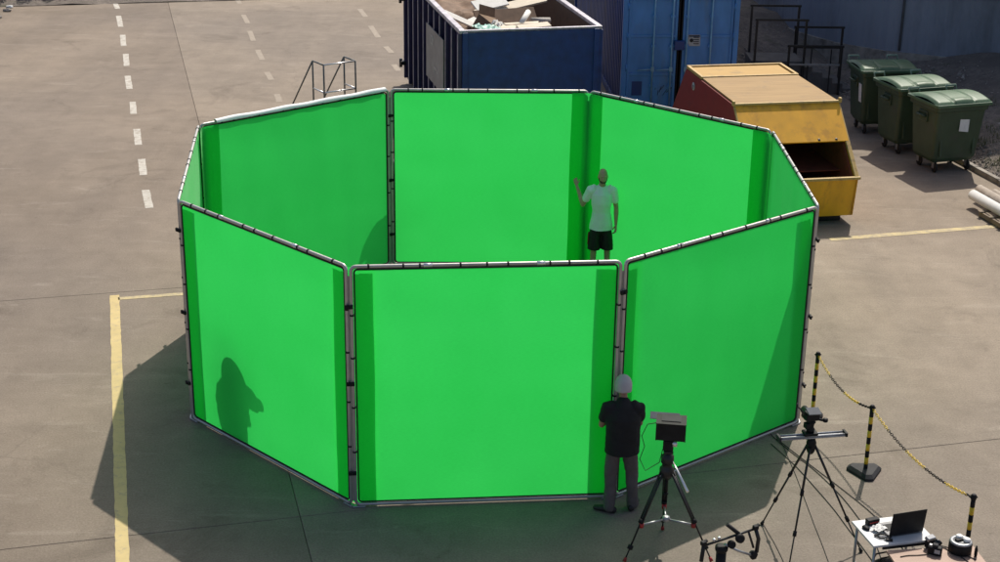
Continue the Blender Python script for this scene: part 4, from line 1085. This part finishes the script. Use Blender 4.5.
t2 = empty('camera_tripod', (3.80, -5.05, 0), 0, 'slender all black tripod carrying a slider, its legs spread on the sunlit concrete', 'tripod')
ap2 = Vector((0.0, .02, 1.34))
F2 = [(-.42, .40, .01), (.66, -.22, .01), (-.30, -.72, .01)]
for f_ in F2:
    v = Vector(f_); o_ = (Vector((v.x, v.y, 0)).normalized() * .045)
    leg(t2, ap2 + o_ + Vector((0, 0, -.05)), f_, .012, BLACK_M, double=False)
b = MB(); b.lathe([(.03, -.16), (.05, -.12), (.06, -.02), (.045, .02), (.04, .045)], ap2, 14); b.build('head', BLACK, t2)
slr = empty('camera_slider', (3.80, -5.03, 1.388), R(10), 'grey metal camera slider lying across the slender tripod', 'slider')
b = MB()
for y in (-.035, .035): b.tube([(-.40, y, .03), (.40, y, .03)], .011, 8)
b.box((0, 0, .012), (.80, .10, .018), bev=.004); b.build('rail', GREY_M, slr)
for x in (-.405, .405): boxo('end_block', DGREY if x < 0 else BLACK, slr, (x, 0, .025), (.03, .12, .05), bev=.006)
boxo('carriage', BLACK, slr, (-.03, 0, .060), (.16, .13, .035), bev=.006)
dc = empty('digital_camera', (3.775, -5.03, 1.468), R(20), 'black camera with tilted grey screen riding the slider', 'camera')
b = MB(); b.lathe([(.045, 0), (.05, .03), (.035, .05), (.04, .10), (.055, .12), (.03, .15)], (0, 0, 0), 14); b.box((-.05, 0, .08), (.06, .08, .07), bev=.01); b.build('fluid_head', BLACK, dc)
boxo('camera_body', BLACK, dc, (0, .0, .20), (.17, .10, .11), bev=.014)
b = MB(); b.lathe([(.045, 0), (.05, .05), (.042, .06), (.048, .13), (.03, .13)], (0, .05, .20), 16, axis=(0, 1, 0)); b.build('lens', BLACK_M, dc)
b = MB(); b.box((-.02, -.06, .285), (.17, .11, .014), tilt=(.45, .1, 0), bev=.004); b.build('flip_screen', SCREEN, dc)
b = MB(); b.box((.01, -.02, .265), (.06, .08, .035), bev=.008); b.tube([(.06, 0, .15), (.17, -.03, .12)], .016, 8); b.lathe([(.012, 0), (.03, .01), (.03, .045), (.012, .05)], (.17, -.03, .10), 10); b.build('grip', BLACK, dc)
b = MB(); b.tube([(-.09, 0, .22), (-.15, .02, .30), (-.19, .03, .33)], .009, 6); b.lathe([(.006, 0), (.014, .01), (.014, .04), (.006, .05)], (-.19, .03, .32), 8); b.build('microphone', DGREY, dc)

gb = empty('camera_stabiliser', (2.53, -6.83, 0), R(12), 'black handheld camera stabiliser rig with round motors on a black stand at the bottom edge', 'stabiliser')
b = MB(); b.tube([(0, 0, .02), (0, 0, .95)], .055, 12); b.lathe([(.06, .93), (.07, .95), (.07, .99), (.04, 1.0)], (0, 0, 0), 12); b.build('stand_column', BLACK, gb)
for k in range(3):
    a = R(90 + 120 * k); tubeo('stand_leg', BLACK, gb, [(.03 * math.cos(a), .03 * math.sin(a), .25), (.42 * math.cos(a), .42 * math.sin(a), .02)], .018, 8)
tubeo('handle_bar', BLACK_M, gb, [(-.21, -.02, 1.03), (-.03, 0, 1.06), (.15, .01, 1.10), (.36, .03, 1.14)], .014, 8)
b = MB(); b.tube([(-.21, -.02, 1.05), (-.23, -.03, .85)], .022, 10); b.build('left_grip', RUBBER, gb)
b = MB(); b.tube([(.06, .05, 1.22), (.19, .015, 1.11)], .022, 10); b.build('top_grip', RUBBER, gb)
b = MB(); b.lathe([(.012, 0), (.045, 0), (.05, .01), (.05, .045), (.03, .055)], (.19, .0, 1.07), 14, axis=(0, -1, .3)); b.build('motor', BLACK, gb)
b = MB(); b.lathe([(.012, 0), (.04, 0), (.044, .01), (.044, .05), (.03, .055)], (.09, -.02, 1.02), 14, axis=(0, -1, .3)); b.build('motor', BLACK, gb)
b = MB(); b.lathe([(.012, 0), (.04, 0), (.044, .01), (.044, .05), (.03, .055)], (.36, .03, .84), 14, axis=(.3, -1, .2)); b.build('motor', BLACK, gb)
tubeo('tilt_arm', BLACK_M, gb, [(.38, .03, 1.15), (.42, .02, 1.02), (.41, .02, .86)], .022, 8)
tubeo('roll_arm', BLACK_M, gb, [(.30, .02, 1.12), (.37, .02, .92)], .013, 8)
tubeo('cradle_rail', GREY_M, gb, [(.02, -.03, 1.03), (.18, -.03, .93), (.36, -.01, .84)], .014, 8)
for p_ in ((.38, .03, 1.16), (-.215, -.02, 1.06), (.37, .0, .82)):
    b = MB(); b.box(p_, (.06, .05, .05), .3, bev=.01); b.lathe([(.005, 0), (.02, 0), (.02, .05), (.005, .05)], p_, 8, axis=(1, .4, .5)); b.build('clamp', BLACK, gb)
for p_ in ((-.10, -.02, 1.075), (-.04, -.01, 1.085)):
    b = MB(); b.lathe([(.004, 0), (.016, 0), (.016, .03), (.004, .03)], p_, 8); b.build('lever', SILVER, gb)

# ------------------------------------------------------------------ chain posts
def make_post(loc, label, base, h=.93):
    t = empty('barrier_post', loc, 0, label, 'post', 'black and yellow chain posts')
    r_ = .027; n = 9; seg = (h - .06) / n
    for i in range(n):
        b = MB(); b.tube([(0, 0, .04 + i * seg), (0, 0, .04 + (i + 1) * seg)], r_, 12); b.build('yellow_band' if i % 2 else 'black_band', YEL_P if i % 2 else BLACK, t)
    b = MB(); b.lathe([(.030, h - .02), (.034, h - .01), (.034, h + .03), (.02, h + .05)], (0, 0, 0), 12); b.tube([(-.045, 0, h + .01), (.045, 0, h + .01)], .01, 6); b.build('cap', BLACK, t)
    b = MB()
    if base == 'tri':
        pts = []
        for k in range(3):
            a = R(90 + 120 * k + 180)
            for da in (-.22, 0, .22): pts.append((.24 * math.cos(a + da), .24 * math.sin(a + da), .0))
        n_ = len(pts); up = [(x * .8, y * .8, .075) for x, y, z in pts]; mid = [(x, y, .035) for x, y, z in pts]
        b.add(pts + mid + up, [tuple(range(n_))[::-1], tuple(range(2 * n_, 3 * n_))] + [(i, (i + 1) % n_, n_ + (i + 1) % n_, n_ + i) for i in range(n_)] + [(n_ + i, n_ + (i + 1) % n_, 2 * n_ + (i + 1) % n_, 2 * n_ + i) for i in range(n_)])
    else: b.lathe([(.15, 0), (.15, .03), (.12, .06), (.04, .075)], (0, 0, 0), 20)
    b.build('base', RUBBER if base != 'tri' else DGREY, t)
    return t
PP = [Vector((4.58, -1.60, 0)), Vector((4.95, -3.28, 0)), Vector((5.58, -5.60, 0))]
make_post(PP[0], 'black and yellow banded post behind the slender tripod, farthest of the three', 'round')
make_post(PP[1], 'black and yellow banded post on a three cornered dark base, middle of the three', 'tri')
make_post(PP[2], 'black and yellow banded post behind the round black case, nearest of the three', 'round')
def chain(p0, p1, sag, label):
    p0 = p0 + Vector((0, 0, .935)); p1 = p1 + Vector((0, 0, .935))
    L = (p1 - p0).length * 1.08; n = int(L / .042); b = MB()
    def at(t): q = p0.lerp(p1, t); q.z -= sag * 4 * t * (1 - t) + 0; return q
    for i in range(n):
        t = (i + .5) / n; q = at(t); d = (at(min(1, t + .01)) - at(max(0, t - .01))).normalized()
        sx = d.cross(Vector((0, 0, 1))).normalized(); sy = d.cross(sx); s_ = sx if i % 2 else sy
        s_ = (sx * (.8 if i % 2 else .6) + sy * (.6 if i % 2 else -.8))
        pts = [q + d * (.030 * math.cos(a)) + s_ * (.016 * math.sin(a)) for a in [2 * math.pi * k / 8 for k in range(8)]]
        b.tube(pts, 0.0046, 5, closed=True, mi=0 if int(t * n / 11.5) % 2 == 0 else 1)
    o = b.build('plastic_chain', [YEL_P, BLACK]); return tag(o, label, 'chain', 'yellow and black barrier chains')
chain(PP[0], PP[1], .16, 'yellow and black plastic chain hanging between the farthest and middle posts')
chain(PP[1], PP[2], .17, 'yellow and black plastic chain hanging from the middle post to the nearest post')

# ------------------------------------------------------------------ tables and what lies on them
TA = R(13.0); TZ = .74
tb = empty('folding_table', (4.28, -6.37, 0), TA, 'small white topped table holding the laptop', 'table')
TWd, TDp = .74, .56
boxo('table_top', WHITE_TABLE, tb, (TWd / 2, TDp / 2, TZ - .015), (TWd, TDp, .028), bev=.006)
for x in (.05, TWd - .05):
    for y in (.06, TDp - .06): tubeo('leg', GREY_M, tb, [(x, y, TZ - .03), (x, y, 0)], .016, 8)
    tubeo('cross_bar', GREY_M, tb, [(x, .06, .25), (x, TDp - .06, .25)], .012, 8)
boxo('apron', DGREY, tb, (TWd / 2 + .06, .05, TZ - .06), (TWd - .16, .02, .055))
def tp(x, y, z=0): return Vector((4.28, -6.37, TZ)) + Matrix.Rotation(TA, 3, 'Z') @ Vector((x, y, z))
lp = empty('laptop', tp(.45, .29, 0), TA + R(4), 'open black laptop with its lid towards the camera on the white table', 'laptop')
lp.scale = (1.12, 1.1, 1.12)
boxo('base', KEYS, lp, (0, .0, .011), (.38, .26, .018), bev=.004)
b = MB(); b.box((0, .02, .0205), (.33, .13, .003)); b.build('keyboard', BLACK, lp)
ld = MB(); ld.box((0, -.145, .150), (.38, .010, .265), tilt=(.12, 0, 0), bev=.004); lid_o = ld.build('lid', BLACK, lp)
b = MB(); b.box((0, -.138, .152), (.35, .003, .235), tilt=(.12, 0, 0)); b.build('screen', SCREEN, lid_o)
tubeo('hinge', DGREY, lp, [(-.14, -.128, .018), (.14, -.128, .018)], .009, 8)
def thing_box(name, mt, lab, cat, p, d, rz, bev=.008): 
    o = boxo(name, mt, None, (0, 0, 0), d, 0, None, bev); o.location = p + Vector((0, 0, d[2] / 2 + .001)); o.rotation_euler = (0, 0, rz); return tag(o, lab, cat)
bx = empty('gear_box', tp(.20, .45), TA + .15, 'small black box with a red stripe near the back left of the white table', 'box')
boxo('shell', BLACK, bx, (0, 0, .036), (.15, .07, .07), bev=.006); boxo('stripe', RED_P, bx, (0, -.0365, .036), (.12, .003, .014))
ms_ = MB()
for i in range(1):
    ms_.lathe([(.02, 0), (.034, .004), (.036, .016), (.026, .03), (.006, .036)], (0, 0, 0), 14)
o = ms_.build('computer_mouse', BLACK); o.location = tp(.08, .36, .001); o.scale = (1, 1.5, 1); o.rotation_euler = (0, 0, .5); tag(o, 'rounded black mouse near the left edge of the white table', 'mouse')
b = MB(); b.grid(lambda s, t: ((s - .5) * .15, (t - .5) * .12, .028 + .03 * noise.noise(Vector((s * 5, t * 5, 1))) + .02 * noise.noise(Vector((s * 13, t * 13, 4)))), 12, 12)
o = b.build('crumpled_paper', PAPER, fix=False); o.location = tp(.205, .30, .01); o.rotation_euler = (0, 0, .6); tag(o, 'crumpled white paper between the mouse and the laptop', 'paper')
b = MB(); b.tube([(-.09, 0, .012), (-.03, .03, .014), (.03, .02, .013), (.09, -.03, .012), (.05, -.06, .012), (-.04, -.05, .012)], .011, 8, closed=True)
o = b.build('cable_coil', BLACK_EL); o.location = tp(.19, .17, .002); tag(o, 'small coil of black cable in front of the crumpled paper', 'cable')
pn = empty('pocket_recorder', tp(.22, .07), TA - .4, 'small black recorder lying at the front edge of the white table', 'recorder')
boxo('body', BLACK, pn, (0, 0, .011), (.075, .04, .020), bev=.005); b = MB(); b.lathe([(.001, 0), (.010, 0), (.010, .012), (.001, .012)], (-.04, 0, .012), 8, axis=(-1, 0, 0)); b.build('microphone_tip', GREY_M, pn)
bag = empty('black_filler_bag', (4.52, -6.02, 0), R(20), 'black bag filling the dark space under the white table', 'bag')  # black bag shape added to fill the dark space under the table
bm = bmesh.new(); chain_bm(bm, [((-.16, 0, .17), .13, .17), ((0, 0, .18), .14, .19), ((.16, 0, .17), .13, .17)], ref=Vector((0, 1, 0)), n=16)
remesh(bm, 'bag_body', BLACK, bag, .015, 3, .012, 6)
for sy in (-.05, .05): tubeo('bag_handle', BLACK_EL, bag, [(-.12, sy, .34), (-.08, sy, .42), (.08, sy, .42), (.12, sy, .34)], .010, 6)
mpd = empty('notebook', tp(.33, .22), TA + .1, 'x', 'notebook') if False else None

bt = empty('work_table', (4.42, -6.385, 0), R(7), 'brown topped table in front of the white table at the bottom edge', 'table')
BW, BD, BZ = 1.0, .55, .70
boxo('table_top', BROWN_TABLE, bt, (BW / 2, -BD / 2, BZ - .015), (BW, BD, .03), bev=.005)
for x in (.06, BW - .06):
    for y in (-.06, -BD + .06): boxo('leg', DGREY, bt, (x, y, (BZ - .03) / 2), (.04, .04, BZ - .03))
boxo('apron', BLACK, bt, (BW / 2, -.03, BZ - .16), (BW - .16, .02, .25))
def bp(x, y, z=0): return Vector((4.42, -6.385, BZ)) + Matrix.Rotation(R(7), 3, 'Z') @ Vector((x, y, z))
cs = empty('round_case', bp(.80, -.10), 0, 'round black drum shaped case with a grey lid on the brown table', 'case')
b = MB(); b.lathe([(.118, 0), (.126, .01), (.126, .11), (.120, .118)], (0, 0, 0), 24); b.build('drum', BLACK, cs)
b = MB(); b.lathe([(.121, .119), (.123, .128), (.112, .140), (.08, .142), (.078, .136), (.03, .136)], (0, 0, 0), 24); b.build('lid', GREY_M, cs)
b = MB(); b.box((-.02, .0, .147), (.09, .05, .02), .4, bev=.006); b.build('lid_latch', BLACK, cs)
for i, (dx, dy, lab) in enumerate(((.0, .05, 'white cap standing at the back of the round black case'), (.055, -.03, 'white cap lying at the right of the round black case'))):
    b = MB(); b.lathe([(.036, 0), (.040, .006), (.038, .026), (.026, .034), (.004, .037)], (0, 0, 0), 16)
    o = b.build('white_cap', WHITE); o.location = bp(.80 + dx, -.10 + dy, .1425); tag(o, lab, 'cap', 'white caps on the round case')
ck = empty('still_camera', bp(.50, -.13), R(-25), 'black stills camera with silver topped lens pointing up on the brown table', 'camera')
boxo('camera_body', BLACK, ck, (0, 0, .05), (.15, .075, .10), bev=.014)
b = MB(); b.lathe([(.038, 0), (.042, .02), (.04, .07), (.044, .075), (.044, .09), (.03, .09)], (-.01, .03, .06), 16, axis=(.3, .8, .6)); b.build('lens', BLACK_M, ck)
b = MB(); b.box((0, 0, .112), (.06, .06, .03), bev=.01); b.build('viewfinder', DGREY, ck)
b = MB(); b.box((-.05, -.0, .106), (.03, .03, .012), bev=.004); b.build('dial', SILVER, ck)
b = MB(); b.box((.03, -.042, .055), (.06, .004, .045)); b.build('display', PLATE, ck)
fl_ = empty('flash_unit', bp(.50, .02), R(35), 'grey topped black flash unit behind the stills camera', 'flash')
boxo('body', BLACK, fl_, (0, 0, .045), (.10, .07, .09), bev=.012); boxo('head', GREY_M, fl_, (0, 0, .112), (.12, .065, .045), 0, (.3, .1, 0), .01)
b = MB(); b.lathe([(.014, 0), (.018, .02), (.018, .09), (.01, .11), (.01, .13)], (0, 0, 0), 12); o = b.build('bottle', BLACK); o.location = bp(.93, -.22, .001)
tag(o, 'slim black bottle at the right end of the brown table', 'bottle')
rr = random.Random(5)
for i, pts in enumerate((((.53, -.02), (.60, .0), (.66, -.03), (.69, -.12), (.74, -.17), (.84, -.21), (.90, -.30)), ((.54, .01), (.61, .03), (.68, -.01), (.72, -.05), (.71, -.12), (.76, -.22), (.80, -.34)), ((.10, -.16), (.20, -.14), (.30, -.15), (.42, -.14)))):
    b = MB(); pp = [bp(x, y, .008) for x, y in pts]; fine = []
    for k in range(len(pp) - 1):
        for q in range(5): fine.append(pp[k].lerp(pp[k + 1], q / 5))
    fine.append(pp[-1])
    for _ in range(3): fine = [fine[0]] + [(fine[k - 1] + fine[k] * 2 + fine[k + 1]) / 4 for k in range(1, len(fine) - 1)] + [fine[-1]]
    b.tube(fine, .0055, 6)
    tag(b.build('cable', BLACK_EL), ('black cable looping from the flash unit towards the front of the brown table', 'black cable running past the foot of the round case', 'short straight cable lying left of the stills camera on the brown table')[i], 'cable', 'cables on the brown table')

# ------------------------------------------------------------------ ground cables
GC = [([(3.79, -1.9), (4.02, -2.6), (4.35, -3.35), (4.55, -4.1), (4.68, -5.0), (4.66, -5.45)], 'black ground cable from the screen corner to the white table, between the other two'),
      ([(3.95, -2.35), (4.45, -3.5), (4.83, -4.4), (5.0, -5.3), (4.95, -5.55)], 'black cable on the ground passing close by the base of the middle post'),
      ([(3.85, -2.5), (4.1, -3.2), (4.33, -4.2), (4.45, -4.9), (4.55, -5.5)], 'black cable on the ground closest to the slender tripod'),
      ([(4.0, -2.4), (4.03, -3.3), (4.02, -4.2), (4.03, -5.0), (4.02, -5.9)], 'thin ground cable seen between the legs of the slender tripod'),
      ([(3.40, -4.66), (3.45, -5.0), (3.50, -5.5), (3.52, -6.1)], 'thin ground cable starting at the left foot of the slender tripod')]
for i, (pts, lab) in enumerate(GC):
    fine = []
    pp = [Vector((x, y, .009)) for x, y in pts]
    for k in range(len(pp) - 1):
        for q in range(6): fine.append(pp[k].lerp(pp[k + 1], q / 6) + Vector((.02 * noise.noise(Vector((k * 2 + q * .4, i, 0))), 0, 0)))
    fine.append(pp[-1])
    for _ in range(4): fine = [fine[0]] + [(fine[k - 1] + fine[k] * 2 + fine[k + 1]) / 4 for k in range(1, len(fine) - 1)] + [fine[-1]]
    b = MB(); b.tube(fine, 0.0052 if i < 3 else .0036, 6); tag(b.build('cable', BLACK_EL), lab, 'cable', 'cables on the ground')
